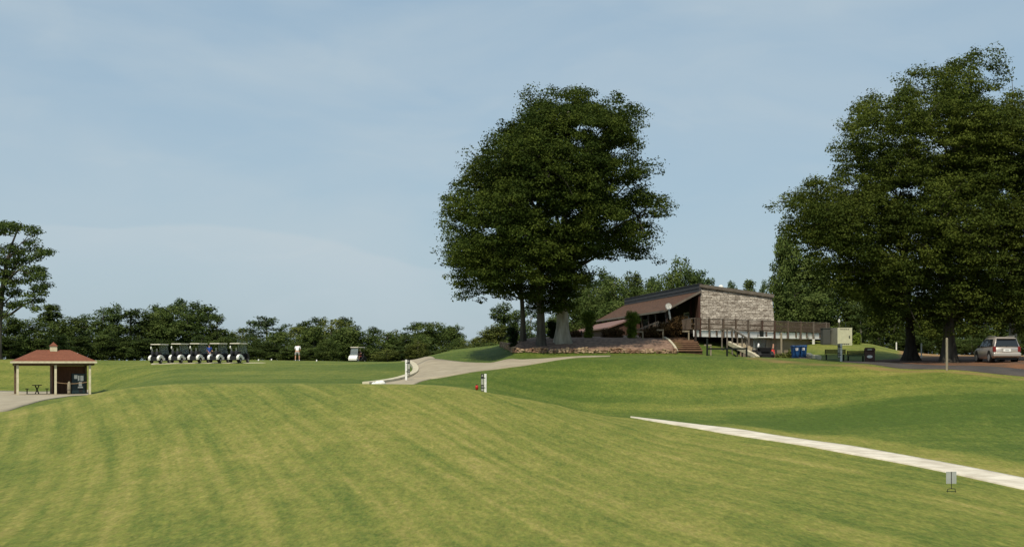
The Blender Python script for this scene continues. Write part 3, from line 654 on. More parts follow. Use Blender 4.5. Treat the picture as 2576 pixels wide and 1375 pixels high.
# the tall pine at the left edge: separate tufts along visible limbs
pb=on(-6,158); pc=[];pr_=[]
tufts=[(0,575,46,16),(35,572,26,14),(62,573,16,9),(88,582,20,11),(80,608,18,8),(20,625,34,12),(60,632,26,12),(104,634,18,11),(126,632,14,7),(98,625,12,8),(-20,650,30,12),(10,660,36,12),(50,655,26,12),(85,648,18,8),
 (70,678,26,11),(100,682,22,12),(110,700,16,10),(85,697,20,9),(118,715,16,9),(15,690,26,10),(-25,700,30,13),(30,712,30,11),(60,706,20,8),(95,724,20,8),(110,738,14,7),(40,738,26,10),(5,733,24,10),(75,745,18,7),(100,752,16,6),(60,762,22,8),(25,765,22,9),(85,772,14,6),(-20,755,30,14),(5,785,24,10),(-60,620,40,14),(-70,680,40,16),(-60,740,40,14),(-40,590,30,12)]
g=np.random.default_rng(9)
for (x,y,w_,h_) in tufts:
    for k in range(max(3,int(w_*h_/34))):
        a=g.uniform(0,6.28); q=g.uniform(0,1)**.5; dy=g.uniform(-1,1)*min(w_*.043*1.6,2.2)
        c=at(x+w_*q*math.cos(a)*.85,y+h_*q*math.sin(a)*.8,158+dy); pc.append(tuple(c)); pr_.append((.62,.62,.36))
    for k in range(int(w_/9)):
        c=at(x+g.uniform(-1,1)*w_*.7,y+g.uniform(-1,1)*h_,158+g.uniform(-3.6,3.6)); pc.append(tuple(c)); pr_.append((.6,.6,.36))
big_tree('tall lone pine with open tiers of needles, cut by the left edge',pb,at(0,560,158).z,.40,pc,pr_,60,.22,M['pineleaf'],M['bark'],77,nlimb=30,flare=1.1,lean=(2.4,0),cat='pine tree',name='pine_tree',droop=0)

# ------------------------------------------------------------------ background tree kinds (built once, copied)
def proto_crown(kind, seed):
    g=np.random.default_rng(seed); C=[];Rr=[]
    if kind=='broad':      # lumpy round crown reaching low
        for k in range(11):
            a=g.uniform(0,6.28); q=g.uniform(0,1)**.6; z=g.uniform(.22,.86); w_=2.9*math.sin(min(z*1.15,1)*math.pi)**.5
            bx,by,bz=q*w_*math.cos(a),q*w_*math.sin(a),z*10; br=g.uniform(1.3,2.2)
            for j in range(13):
                v=g.normal(size=3); v/=np.linalg.norm(v); C.append((bx+v[0]*br,by+v[1]*br,max(.7,bz+v[2]*br*.95))); Rr.append((.85,.85,.7))
        for k in range(26):
            a=g.uniform(0,6.28); C.append((2.6*math.cos(a)*g.uniform(.4,1),2.6*math.sin(a)*g.uniform(.4,1),g.uniform(.4,2.6))); Rr.append((1.1,1.1,.8))
        n,s,mt=52,.34,M['broadleaf']
    elif kind=='pine':     # rounded heavy tiers of needles with dark gaps
        for k in range(15):
            z=g.uniform(.2,.97); a=g.uniform(0,6.28); q=g.uniform(.2,1)*(1.25-z)*2.9; br=g.uniform(.9,1.5)
            for j in range(9):
                v=g.normal(size=3); v/=np.linalg.norm(v); C.append((q*math.cos(a)+v[0]*br,q*math.sin(a)+v[1]*br,max(.7,z*10+v[2]*br*.8))); Rr.append((.65,.65,.55))
        for k in range(30):
            a=g.uniform(0,6.28); C.append((2.2*math.cos(a)*g.uniform(.3,1),2.2*math.sin(a)*g.uniform(.3,1),g.uniform(.4,4))); Rr.append((1.0,1.0,.7))
        n,s,mt=46,.28,M['pineleaf']
    elif kind=='airy':     # loose crown with sky between the sprays
        for k in range(24):
            z=g.uniform(.3,1); a=g.uniform(0,6.28); q=g.uniform(.1,1)*(2.7 if z<.8 else 1.7); 
            for j in range(4): C.append((q*math.cos(a)+g.normal()*.5,q*math.sin(a)+g.normal()*.5,z*10+g.normal()*.4)); Rr.append((.7,.7,.38))
        for k in range(12):
            a=g.uniform(0,6.28); C.append((1.8*math.cos(a),1.8*math.sin(a),g.uniform(.5,3))); Rr.append((1,1,.8))
        n,s,mt=40,.30,M['bluegreen']
    elif kind=='cone':     # tapering crown with a ragged leader
        for k in range(110):
            z=g.uniform(.05,1)**.9; a=g.uniform(0,6.28); q=(1-z)*2.3*g.uniform(.5,1)+.12; C.append((q*math.cos(a),q*math.sin(a),z*10)); Rr.append((.75,.75,.42))
        n,s,mt=44,.28,M['broadleaf']
    else:                  # low olive scrub tree
        for k in range(120):
            v=g.normal(size=3); v/=np.linalg.norm(v); rr=g.uniform(.55,1); C.append((v[0]*3.6*rr,v[1]*3.0*rr,max(.4,4.9+v[2]*4.7*rr))); Rr.append((.95,.95,.6))
        n,s,mt=48,.30,M['olive']
    return np.array(C),np.array(Rr),n,s,mt
PSIZE={}
def make_proto(kind, seed):
    C,Rr,n,s,mt=proto_crown(kind,seed); g=np.random.default_rng(seed+100)
    me=leaf_mesh('crown',C,Rr,n,s,seed,up=.5); me.materials.append(mt)
    PSIZE[me.name]=(float(np.percentile(C[:,2],98))+.35, 2*float(np.percentile(np.abs(C[:,:2]),96))+.8)
    b=MB(); b.tube([(0,0,-.5),(.1,0,2.5),(0,.1,6),(.1,0,9)],[.26,.2,.13,.04],n=7)
    for k in range(12):
        c=C[g.integers(len(C))]; z0=max(1.0,c[2]-math.hypot(c[0],c[1])*.7); b.tube(limb_path((0,0,min(z0,8.5)),c,g,n=4),[.09,.06,.04,.02],n=4,cap=False)
    o=b.build('trunk',M['palebark'] if kind in('airy',) else M['bark'],None,smooth=True); tm=o.data; bpy.data.objects.remove(o)
    return me,tm
PROTO={k:[make_proto(k,s) for s in ss] for k,ss in dict(broad=(1,2,3,4),pine=(5,6,7),airy=(8,9),cone=(10,11),scrub=(12,13)).items()}
PN=dict(broad='broadleaf_tree',pine='pine_tree',airy='loose_tree',cone='conical_tree',scrub='scrub_tree')
ntree=[0]
def bg_tree(kind, px, top, d, wpx=None, label=None, group='trees of the far wood', mat_=None, base=None):
    b=on(px,d) if base is None else at(px,base,d)
    ztop=CZ+(HY-top)/F*d; h=ztop-b.z; k=PROTO[kind][ntree[0]%len(PROTO[kind])]; ntree[0]+=1
    nat={'broad':8.2,'pine':7.2,'airy':6.4,'cone':5.0,'scrub':8.2}[kind]
    PH,PW=PSIZE[k[0].name]; sw=(wpx/F*d)/PW if wpx else h/PH
    t=thing(PN[kind],b,random.uniform(0,6.28),label,'pine tree' if kind=='pine' else 'tree',group)
    for nm,me in (('crown',k[0]),('trunk',k[1])):
        o=bpy.data.objects.new(nm,me); COL.objects.link(o); o.parent=t; o.scale=(sw,sw,h/PH)
        if mat_ and nm=='crown':
            o.data=me.copy(); o.data.materials[0]=mat_
    return t
kl={'broad':'round leafy tree','pine':'dark tufted pine','airy':'loose pale tree','cone':'pointed tree','scrub':'low olive green tree'}
# skyline trees of the left wood: (kind, column, row of its top, distance, width)
L1=[('broad',20,800,172,110),('broad',75,806,176,110),('cone',126,767,186,90),('broad',178,800,178,100),('airy',215,792,192,70),('pine',258,783,184,100),('pine',281,769,190,60),('pine',330,778,180,110),
    ('pine',375,778,184,95),('pine',398,771,192,70),('broad',430,774,180,90),('airy',462,754,196,70),('pine',500,764,182,110),('pine',545,792,178,60),('pine',470,785,176,100),('broad',575,838,186,60),
    ('scrub',620,826,200,80),('airy',670,797,192,92),('broad',640,850,182,70),('broad',705,836,184,90),('scrub',752,823,190,100),('airy',762,815,205,60),('pine',800,799,204,70),('broad',790,822,186,80),('scrub',834,804,192,100),
    ('pine',868,799,206,64),('broad',872,826,184,90),('pine',895,822,200,50),('pine',940,823,204,50),('broad',925,838,184,90),('broad',975,838,188,80),('scrub',1000,833,198,66),('airy',1045,812,196,90),('broad',1020,845,184,80),
    ('broad',1088,813,192,90),('bluebroad',1120,822,196,80),('broad',1145,822,190,60),('broad',1070,846,182,90),('broad',1158,850,184,50),
    ('olivebroad',1215,848,176,80),('olivebroad',1240,822,170,90),('broad',1190,868,184,60),('pine',1268,767,182,70),('pine',1300,782,186,70),('airy',1335,776,190,60)]
side_words=['behind the shelter roof','behind the row of carts','beyond the lawn golfer','left of the big oaks','between the big oak trunks']
def where(px):
    if px<260: return 'behind the shelter'
    if px<640: return 'behind the parked carts'
    if px<830: return 'beyond the golfer'
    if px<1000: return 'behind the lone cart'
    if px<1180: return 'left of the oaks'
    return 'by the oak trunks'
used={}
def uniq(base):
    used[base]=used.get(base,0)+1
    return base,used[base]
def rankname(items):
    """give every (kind, place) set its own left-to-right wording"""
    from collections import defaultdict
    dd=defaultdict(list)
    for i,(k,px,w_) in enumerate(items): dd[(k,w_)].append((px,i))
    res={}
    ords=['leftmost','second','third','fourth','fifth','sixth','seventh','eighth','ninth','tenth','eleventh','twelfth']
    for (k,w_),lst in dd.items():
        lst.sort()
        for r,(px,i) in enumerate(lst):
            if len(lst)==1: res[i]=f'{k} {w_}'
            elif r==0: res[i]=f'leftmost {k} {w_}'
            elif r==len(lst)-1: res[i]=f'rightmost {k} {w_}'
            else: res[i]=f'{ords[r]} {k} {w_}, from the left'
    return res
kind_of=lambda k:{'bluebroad':'broad','olivebroad':'broad'}.get(k,k)
names=rankname([((kl[kind_of(k)]+' on the skyline').replace('round leafy','yellowish round') if k=='olivebroad' else (kl[kind_of(k)]+' on the skyline').replace('round leafy','bluish round') if k=='bluebroad' else kl[kind_of(k)]+' on the skyline',px,where(px)) for k,px,*_ in L1])
for i,(k,px,top,d,w_) in enumerate(L1):
    bg_tree(kind_of(k),px,top,d,w_*1.12,names[i],mat_=M['olive'] if k=='olivebroad' else M['bluegreen'] if k=='bluebroad' else None)
# lower front rows that close the wood down to the grass
L2=[]
g=np.random.default_rng(31)
px=-60
while px<1340:
    lim=np.interp(px,[-60,0,560,600,1180,1340],[850,850,850,872,872,850]); k=['broad','broad','scrub','broad','pine'][g.integers(5)] if px>560 else ['broad','pine','pine','broad'][g.integers(4)]
    if 1165<px<1200: k='scrub'; lim=880
    L2.append((k,px,lim+g.uniform(-16,14),(g.uniform(168,176) if not 840<px<960 else g.uniform(183,187)) if px<1150 else g.uniform(160,168),g.uniform(60,90))); px+=g.uniform(22,34)
names=rankname([('shorter '+kl[k]+' at the wood edge',px,where(px)) for k,px,*_ in L2])
for i,(k,px,top,d,w_) in enumerate(L2): bg_tree(k,px,top,d,w_,names[i])
# woods behind the clubhouse
B=[('airy',1480,690,176,60),('pine',1520,683,178,70),('broad',1480,735,170,90),('broad',1545,706,172,90),('broad',1590,690,176,80),('broad',1600,728,168,100),('broad',1640,716,172,80),('broad',1555,760,166,100),('airy',1635,700,176,60),
   ('broad',1500,790,164,90),('broad',1712,662,182,90),('broad',1690,690,180,80),('airy',1755,684,184,80),('pine',1735,684,180,70),('airy',1833,710,176,40),('cone',1885,706,178,56),('broad',1905,740,172,60),('airy',1920,708,180,30),('broad',1440,760,168,80),('broad',1390,800,166,80),('broad',1460,720,175,70)]
names=rankname([(kl[k],px,'behind the clubhouse roof' if px>1560 else 'behind the lower red roof') for k,px,*_ in B])
for i,(k,px,top,d,w_) in enumerate(B): bg_tree(k,px,top,d,w_*1.1,names[i],group='trees behind the clubhouse')
W=[('broad',1985,560+30,150,90),('broad',1990,640,152,110),('airy',1975,600,154,60),('broad',2040,650,150,130),('broad',2000,720,146,110),('broad',2090,700,148,130),('broad',2060,740,144,110),('broad',2150,700,150,130),('broad',2150,770,146,100),('airy',2165,790,142,60),
   ('broad',2220,730,150,120),('broad',2210,800,146,90),('broad',2270,760,148,110),('broad',2330,740,150,110),('broad',2340,810,144,90),('broad',2400,760,150,110),('broad',2430,815,142,90),('broad',2480,760,148,110),('scrub',2490,830,138,80),
   ('broad',2540,770,146,110),('scrub',2560,820,138,90),('broad',2610,760,146,110),('broad',2680,740,146,120),('broad',2380,835,140,80),('broad',2265,840,144,70),('scrub',2445,845,136,60),('broad',2300,845,142,70),('broad',2530,850,134,60)]
names=rankname([(kl[k]+(' filling the wood' if t>700 else ' rising high'),px,'behind the deck and cabinets' if px<2180 else 'behind the right-hand trunks' if px<2430 else 'behind the silver car') for k,px,t,*_ in W])
for i,(k,px,top,d,w_) in enumerate(W): bg_tree(k,px,top,d,w_*1.1,names[i],group='trees of the right-hand wood',mat_=M['pineleaf'] if px>2150 and top>700 else None)  # lower right-hand trees get darker needle foliage, painting in the canopy shade

# ------------------------------------------------------------------ shrubs
def leafy(name,label,cat,px,d,lumps,leaf,n,size,group=None,stem=None):
    """lumps: (dx,dz,rx,rz) in metres from the foot; depth radius follows rx"""
    b=on(px,d); g=np.random.default_rng(int(px)); C=[];Rr=[]
    for dx,dz,rx,rz in lumps:
        K=int(90*max(.3,rx*rz*2))
        for k in range(K):
            v=g.normal(size=3); v/=np.linalg.norm(v); q=g.uniform(.45,.92); C.append((dx+v[0]*rx*q,v[1]*rx*q,dz+v[2]*rz*q)); Rr.append((.22,.22,.19))
    t=thing(name,b,0,label,cat,group)
    link('foliage',leaf_mesh('foliage',np.array(C),np.array(Rr),n,size,int(px),up=.2),leaf,t)
    m=MB(); m.tube([(0,0,-.2),(0,0,.6),(stem or 0,0,max(.5,max(l[1] for l in lumps)))],[.09,.07,.03],n=7); m.build('stem',M['darkbark'],t,smooth=True)
    return t
tg='topiary shrubs clipped like mushrooms'
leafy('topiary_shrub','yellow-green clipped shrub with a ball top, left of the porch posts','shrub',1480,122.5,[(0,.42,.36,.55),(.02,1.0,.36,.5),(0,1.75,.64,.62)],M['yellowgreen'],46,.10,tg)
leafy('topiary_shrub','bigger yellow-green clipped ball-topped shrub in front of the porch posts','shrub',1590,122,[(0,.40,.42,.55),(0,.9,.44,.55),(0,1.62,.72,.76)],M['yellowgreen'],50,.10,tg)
leafy('topiary_shrub','dark clipped ball-topped shrub left of the oak trunks','shrub',1291,119,[(0,.35,.36,.5),(0,.8,.34,.4),(0,1.3,.48,.5)],M['shadegreen'],40,.10,tg)
leafy('topiary_shrub','dark clipped shrub between the middle and the pale oak trunk','shrub',1391,121,[(0,.4,.4,.5),(0,1.05,.46,.55)],M['shadegreen'],40,.10,tg)
leafy('bronze_hedge','big bronze brown bush against the deck beside the timber steps','bush',1700,122.5,[(-1.6,.5,.9,.6),(-.7,.75,.9,.75),(.1,.95,.9,.9),(.8,1.0,.75,.9),(-2.4,.35,.7,.45)],M['brownleaf'],34,.12)
leafy('low_bush','low green bush at the foot of the porch stairs','bush',1640,123,[(-.4,.3,.5,.35),(.4,.35,.6,.42)],M['olive'],34,.11)
leafy('low_bush','low brownish bush under the left porch posts','bush',1538,124,[(-.3,.35,.6,.45),(.5,.35,.6,.42)],M['brownleaf'],34,.11)
leafy('low_bush','dark low bush beside the lower red roof','bush',1462,124,[(-.4,.2,.6,.4)],M['brownleaf'],34,.11)
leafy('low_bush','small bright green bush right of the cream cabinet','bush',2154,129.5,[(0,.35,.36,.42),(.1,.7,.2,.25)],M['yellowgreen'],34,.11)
leafy('low_bush','grey-green bush between the clubhouse post and the blue bins','bush',1980,113.2,[(0,.25,.5,.35),(.45,.45,.4,.5),(-.5,.2,.5,.28)],M['olive'],34,.11)
# ================================================================== clubhouse
CW=thing('clubhouse',(16.9,132,0),R(8.0),'low dark clubhouse with brown porch roof and tall grey shake end wall','building')
b=MB(); b.prism([(-.16,6.9),(7.08,6.9),(6.65,11.02),(0,11.90)],0,.3); b.build('shake_wall',M['shake'],CW)
b=MB(); b.prism([(-.10,11.90),(6.80,10.99),(6.80,11.28),(-.10,12.17)],-.16,.4); b.build('roof_fascia',M['trim'],CW)
b=MB(); b.box(-.16,.05,-.12,31,11.50,12.16); b.box(-.22,.08,-.18,31,12.161,12.22); b.box(-.20,-.163,-.10,31,11.78,11.84); b.build('side_fascia',M['greyroof'],CW)
b=MB(); b.slab([(0.06,.1,12.12),(6.8,.1,11.24),(6.8,31,11.24),(.06,31,12.12)],.2); rf=b.build('flat_roof',M['greyroof'],CW)
b=MB(); b.tube([(4.5,9,11.4),(4.5,9,12.25)],.14,n=10); b.ell((4.5,9,12.37),(.26,.26,.24)); b.build('roof_vent',M['white'],CW,smooth=True)
b=MB(); b.box(.02,.22,.32,31,5.0,11.5); b.box(6.6,6.8,.31,31,5,11.0); b.box(.25,6.55,30.7,31,5,11.2); b.build('side_wall',M['darkwood'],CW)
b=MB(); b.box(-.17,.015,-.02,1.2,7.75,11.49); b.box(-.15,.013,3.0,3.25,7.75,11.0); b.build('corner_boards',M['redwood'],CW)
b=MB(); b.slab([(-3.22,-.1,9.83),(.0,-.1,11.55),(.0,31.2,11.55),(-3.22,31.2,9.83)],.12); pr=b.build('porch_roof',M['brownshingle'],CW)
b=MB(); b.prism([(-3.26,9.68),(-3.26,9.85),(0,11.58),(0,11.38)],-.20,-.11); b.box(-3.30,-3.223,-.2,31.2,9.64,9.82); b.build('roof_trim',M['trim'],pr)
b=MB(); 
for y in np.arange(.5,31,1.2): b.bar((-3.2,y,9.66),(0,y,11.35),.09,.16)
b.build('rafters',M['darkwood'],pr)
for y in (.3,4.2,7.1,9.9,12.8,15.6,18.5,21.3,24.2,27.0,29.8):
    b=MB(); b.box(-3.1,-2.94,y-.08,y+.08,6.4,9.72); b.bar((-3.02,y+.1,9.0),(-3.02,y+.75,9.65),.08); b.build('porch_post',M['darkwood'],CW)
b=MB(); b.box(-3.15,-.02,4.5,31,7.45,7.72); b.box(-3.1,-3.0,4.6,31,5.8,7.44); b.build('porch_floor',M['darkwood'],CW)
b=MB()
for s in np.arange(12,31,2.85):
    b.box(-3.04,-2.98,s,s+2.8,8.55,8.63)
    for y in np.arange(s,s+2.8,.22): b.box(-3.03,-2.99,y,y+.05,7.75,8.55)
b.build('porch_rail',M['darkwood'],CW)
def window(y0,y1,z0,z1,glass,n=2):
    b=MB(); b.box(-.06,.018,y0,y1,z0,z0+.08); b.box(-.06,.018,y0,y1,z1-.08,z1)
    for k in range(n+1):
        y=y0+(y1-y0-.09)*k/n; b.box(-.058,.017,y,y+.09,z0+.08,z1-.08)
    w_=b.build('window',M['white'],CW); b=MB(); b.box(-.03,.01,y0+.09,y1-.09,z0+.08,z1-.08); b.build('pane',glass,w_)
M['skypane']=mat('bright_window_pane',(.33,.37,.40),(.2,.23,.25),scale=2,rough=.15)
window(20,22.9,8.72,9.66,M['skypane']); window(3.4,5.6,9.05,9.78,M['olivepane'] if 'olivepane' in M else M['skypane'],1); window(26,28.4,8.6,9.7,M['darkglass'])
b=MB(); b.box(-.12,.016,9.5,10.5,7.76,9.9); b.build('door',M['redwood'],CW)
b=MB(); b.tube([(-.16,8,10.45),(0,8,10.45)],.17,n=14); b.build('wall_lamp',M['graymetal'],CW)
b=MB(); b.box(-.3,-.06,20.2,21.6,10.02,10.14); b.build('wall_light',M['white'],CW)
# ================================================================== deck
D0=Vector((14.54,118)); D1=Vector((28.2,131.4)); SD=Vector((13.3,137)); DE=Vector((28.2,138))
dk=thing('deck',(0,0,0),0,'raised timber deck with baluster railing and stained white fascia around the clubhouse','deck')
b=MB(); P=[D0,D1,DE,SD]
b.add([(p.x,p.y,7.72) for p in P]+[(p.x,p.y,7.5) for p in P],[(0,1,2,3),(7,6,5,4),(0,4,5,1),(1,5,6,2),(2,6,7,3),(3,7,4,0)]); b.build('floor',M['deckwood'],dk)
def along(a,c,t): p=a.lerp(c,t); return p
dv=(D1-D0).normalized(); nv=Vector((dv.y,-dv.x))
def off(p,o): return p+nv*o
b=MB(); a,c=off(D0,.03),off(D1,.03); b.bar((a.x,a.y,7.46),(c.x,c.y,7.46),.05,.53); b.build('fascia',M['fascia'],dk)
def rail(name,A,B,z0,hgt,n,parent,side):
    d=(B-A).normalized(); s=Vector((d.y,-d.x))*side; L=(B-A).length
    a=A+s*.10;c=B+s*.10
    r=MB(); r.bar((a.x,a.y,z0+hgt),(c.x,c.y,z0+hgt),.16,.05); r.bar((a.x,a.y,z0+hgt*.52),(c.x,c.y,z0+hgt*.52),.05,.09); r.bar((a.x,a.y,z0+.09),(c.x,c.y,z0+.09),.05,.09); r.build('handrail',M['trim'],parent)
    r=MB(); k=0.0
    a2=A+s*.17
    while k<L:
        p=a2+d*k; r.box(p.x-.022,p.x+.022,p.y-.022,p.y+.022,z0+.05,z0+hgt-.03); k+=.155
    r.build('balusters',M['deckwood'],parent)
rail('r',D0,D1,7.74,.92,0,dk,1)
rail('r',SD,D0,7.74,.92,0,dk,1)
rail('r',D1,DE,7.74,.92,0,dk,1)
def t_for(px):
    k=(px-CX)/F; return (k*D0.y-D0.x)/((D1.x-D0.x)-k*(D1.y-D0.y))
for px,zb,mt in ((1747,5.2,'darkwood'),(1758.6,7.2,'redwood'),(1782,7.15,'deckwood'),(1817,7.15,'deckwood'),(1848,7.15,'deckwood'),(1880.6,6.3,'trim'),(1914,7.1,'redwood'),(1945.6,7.1,'redwood'),(1961.5,4.7,'postwood'),(1979.4,7.2,'deckwood'),(2011.4,7.1,'deckwood'),(2043.4,7.2,'trim'),(2075,6.9,'trim')):
    p=off(D0.lerp(D1,t_for(px)),.11 if px!=1961.5 else .16); zt=8.72 if px!=1961.5 else 7.7
    q=MB(); q.box(p.x-.075,p.x+.075,p.y-.075,p.y+.075,zb,zt); q.build('post',M[mt],dk)
p=off(D0.lerp(D1,t_for(2043.4)),.11); q=MB(); q.box(p.x-.10,p.x+.10,p.y-.10,p.y+.10,5.6,7.19); tag(q.build('post',M['white'],dk),'white lower deck post')
for y0,y1 in ((18,62),):
    q=MB(); p0=off(D0,.06); 
    for px in (1800,1838,1925,2000,2027,2060):
        p=off(D0.lerp(D1,t_for(px)),.075); q.box(p.x-.10,p.x+.10,p.y-.02,p.y+.02,7.30,7.74)
    q.build('stained_panels',M['deckwood'],dk)
p=off(D0.lerp(D1,t_for(1912)),.16); q=MB(); q.box(p.x-.16,p.x+.16,p.y-.12,p.y+.12,7.35,7.80); q.box(p.x-.11,p.x+.11,p.y-.16,p.y-.125,7.14,7.34); q.build('junction_box',M['darkgreen'],dk)
# basement under the deck
bs=thing('basement_wall',(0,0,0),0,'tan block basement wall in the shade beneath the deck','wall')
b=MB(); q1=off(D0.lerp(D1,t_for(1872)),-.4); q2=off(D0.lerp(D1,t_for(2046)),-.4); b.bar((q1.x,q1.y,5.9),(q2.x,q2.y,5.9),.2,3.0); b.build('wall',M['brick'],bs); pa=at(1852,893,134.5)
b=MB(); b.bar((pa.x+.2,pa.y-.13,6.2),(pa.x+1.5,pa.y-.11,6.2),.04,2.1); b.build('door',M['black'],bs)
b=MB(); 
pc=at(1748,880,125); b.bar((pc.x,pc.y,6.3),(pa.x,pa.y,6.3),.25,2.3); b.build('crawl_space_wall',M['darkwood'],bs)
# dish and pole
p=Vector((13.70,128.4)); t=thing('satellite_dish',(p.x,p.y,7.74),0,'round white dish on a pale pole rising from the deck rail beside the porch roof','satellite dish')
b=MB(); vs=[];
for j in range(6):
    r=.27*j/5
    for i in range(20): a=2*math.pi*i/20; vs.append((r*math.cos(a)-.05,-.12+ -.10*(r/.27)**2*.6+.0,2.28+r*math.sin(a)))
b.add(vs,[(j*20+i,j*20+(i+1)%20,(j+1)*20+(i+1)%20,(j+1)*20+i) for j in range(5) for i in range(20)]); o=b.build('dish',M['white'],t,smooth=True); s_=o.modifiers.new('thick','SOLIDIFY'); s_.thickness=.02
b=MB(); b.tube([(-.05+.27*math.cos(a),-.19,2.28+.27*math.sin(a)) for a in np.linspace(0,6.283,22)],.016,n=6); b.tube([(-.05,-.05,2.28),(-.05,-.34,2.26)],.012,n=6); b.ell((-.05,-.34,2.26),.035); b.build('rim',M['graymetal'],o)
b=MB(); b.tube([(.22,0,0),(.12,0,1.2),(0,0,1.9),(-.05,-.08,2.2)],[.085,.085,.075,.05],n=8); b.build('pole',M['graymetal'],t,smooth=True)
# lower red-roofed building beyond the porch
t=thing('lower_building',(10.6,147,.5),R(6),'low building with a faded red roof beyond the porch and the oak trunks','building')
b=MB(); b.slab([(-1.9,-5,8.05),(.6,-5,8.95),(.6,40,8.95),(-1.9,40,8.05)],.14); b.slab([(.6,-5,8.949),(1.5,-5,8.65),(1.5,40,8.65),(.6,40,8.949)],.14); b.build('roof',M['mauveroof'],t)
b=MB(); b.box(-1.6,-1.4,-4.8,39.6,5,8.05); b.prism([(-1.38,5),(1.3,5),(1.3,8.45),(.6,8.7),(-1.38,8.05)],-4.8,-4.6); b.build('wall',M['redwood'],t)
# porch stair with handrails
t=thing('porch_stairs',(12.5,131,0),0,'short dark wooden stair with sloping handrails leading down from the porch','stairs')
b=MB()
for k in range(7): b.box(-1.9+k*.32,-1.5+k*.32,-1.6,-.4,7.0+k*.11-.05,7.0+k*.11)
b.build('treads',M['darkwood'],t)
for y in (-1.7,-.3):
    b=MB(); b.bar((-2.1,y,7.75),(.35,y,8.72),.07,.10); b.bar((-2.1,y,6.7),(-2.1,y,7.78),.09); b.bar((-.8,y,7.2),(-.8,y,8.26),.07); b.bar((.35,y,7.6),(.35,y,8.75),.09); b.build('handrail',M['trim'],t)
# ================================================================== timber steps, stone wall
M['stepsoil']=mat('step_soil',(.055,.030,.018),(.085,.048,.028),scale=3,rough=1)
M['steptimber2']=mat('weathered_step_timber',(.21,.12,.07),(.15,.085,.05),scale=4,rough=.95)
st=thing('garden_steps',on(1730,113.3),0,'broad flight of brown timber steps climbing the bank beside the mulch bed','steps'); o0=Vector(st.location)
b=MB(); rs=MB(); K=12
for k in range(K):
    t0=k/K; t1=(k+1)/K
    def row(t): d=113.2+13*t; return on(1706-50*t,d),on(1767-36*t,d)
    l,r=row(t0); l2,r2=row(t1); z=max(l2.z,r2.z, l.z)*.5+min(l2.z,r2.z)*.5+.06
    b.add([(l.x-o0.x,l.y-o0.y,z-o0.z),(r.x-o0.x,r.y-o0.y,z-o0.z),(r2.x-o0.x,r2.y-o0.y,z-o0.z+.01),(l2.x-o0.x,l2.y-o0.y,z-o0.z+.01)],[(0,1,2,3)])
    b.bar((l.x-o0.x,l.y-o0.y+.02,z-o0.z-.17),(r.x-o0.x,r.y-o0.y+.02,z-o0.z-.17),.08,.30)
    rs.bar((l.x-o0.x,l.y-o0.y-.05,z-o0.z-.03),(r.x-o0.x,r.y-o0.y-.05,z-o0.z-.03),.16,.10)
b.build('treads',M['stepsoil'],st); rs.build('timbers',M['steptimber2'],st)
def edging(pxa,da,pxb,db,mt):
    m=MB(); q=[on(pxa+(pxb-pxa)*i/16,da+(db-da)*i/16) for i in range(17)]; m.tube([(v.x-o0.x,v.y-o0.y,v.z-o0.z+.10) for v in q],.10,n=6); m.build('edging',mt,st,smooth=True)
edging(1704,113.2,1652,126,M['kerb']); 
g=np.random.default_rng(5)
def rocks(name,label,P,cat,layers=(2,3),size=.3,parent=None):
    pts=smooth_pts([on(*p) for p in P],24); L=[0]
    for a,c in zip(pts,pts[1:]): L.append(L[-1]+(c-a).length)
    b=MB(); s=0
    while s<L[-1]:
        x=np.interp(s,L,[p.x for p in pts]); y=np.interp(s,L,[p.y for p in pts]); z=gz(x,y); w_=size*g.uniform(.7,1.7)
        hh=0
        for k in range(g.integers(layers[0],layers[1]+1)):
            h_=size*g.uniform(.45,.75); M_=Matrix.Rotation(g.uniform(-.25,.25),3,'Y')@Matrix.Rotation(g.uniform(-.5,.5),3,'Z')
            o=len(b.v); b.ell((x+g.uniform(-.05,.05),y+g.uniform(-.06,.06)+k*.04,z-.02+hh+h_/2),(w_*.58,.2,h_*.6),nu=8,nv=5,M=M_)
            for q in range(o,len(b.v)):
                v=Vector(b.v[q]); b.v[q]=tuple(v+Vector((g.uniform(-.035,.035),g.uniform(-.035,.035),g.uniform(-.03,.03))))
            hh+=h_*.85
        s+=w_*.95
    o=b.build(name,M['stone'],parent); return tag(o,label,cat)
rocks('stone_wall','low dry wall of tan and brown field stones holding the mulch bed',[(1262,128),(1275,122),(1288,117),(1300,113.6),(1330,113.2),(1400,113.0),(1500,113.0),(1600,113.0),(1706,112.9)],'wall',layers=(2,3),size=.25)
# concrete stair cheek with handrail by the deck
t=thing('concrete_stair',(0,0,0),0,'concrete stair beside the deck with a sloping side wall and timber handrail','stairs')
b=MB(); a=at(1834,858,118.0); c=at(1896,889,111.8); e=at(1906,894,111.0)
a.z=6.85; c.z=5.85; 
b.bar(a-Vector((0,0,.18)),c-Vector((0,0,.18)),.26,.30); b.bar(c-Vector((.06,-.05,.16)),(e.x,e.y-.1,5.42),.26,.36); b.build('side_wall',M['kerb'],t)
b=MB()
for k in range(9):
    q=a.lerp(c,k/9); b.box(q.x+.15,q.x+1.3,q.y+.1,q.y+.9,q.z-.45,q.z-.18-.0)
b.build('treads',M['oldconcrete'],t)
b=MB(); h0=at(1813,829,118.6); h1=at(1840,825,117.2); h2=at(1882,852,113.6); b.bar(h0,h1,.08,.10); b.bar(h1,h2,.08,.12); b.build('handrail',M['trim'],t)
for px,yt,d in ((1816,829,118.5),(1829,827,117.8),(1842,827,117),(1855,836,116),(1867,844,115),(1879,851,114)):
    b=MB(); q=at(px,yt,d); b.box(q.x-.05,q.x+.05,q.y-.05,q.y+.05,gz(q.x,q.y)-.2,q.z-.03); b.build('post',M['trim'],t)
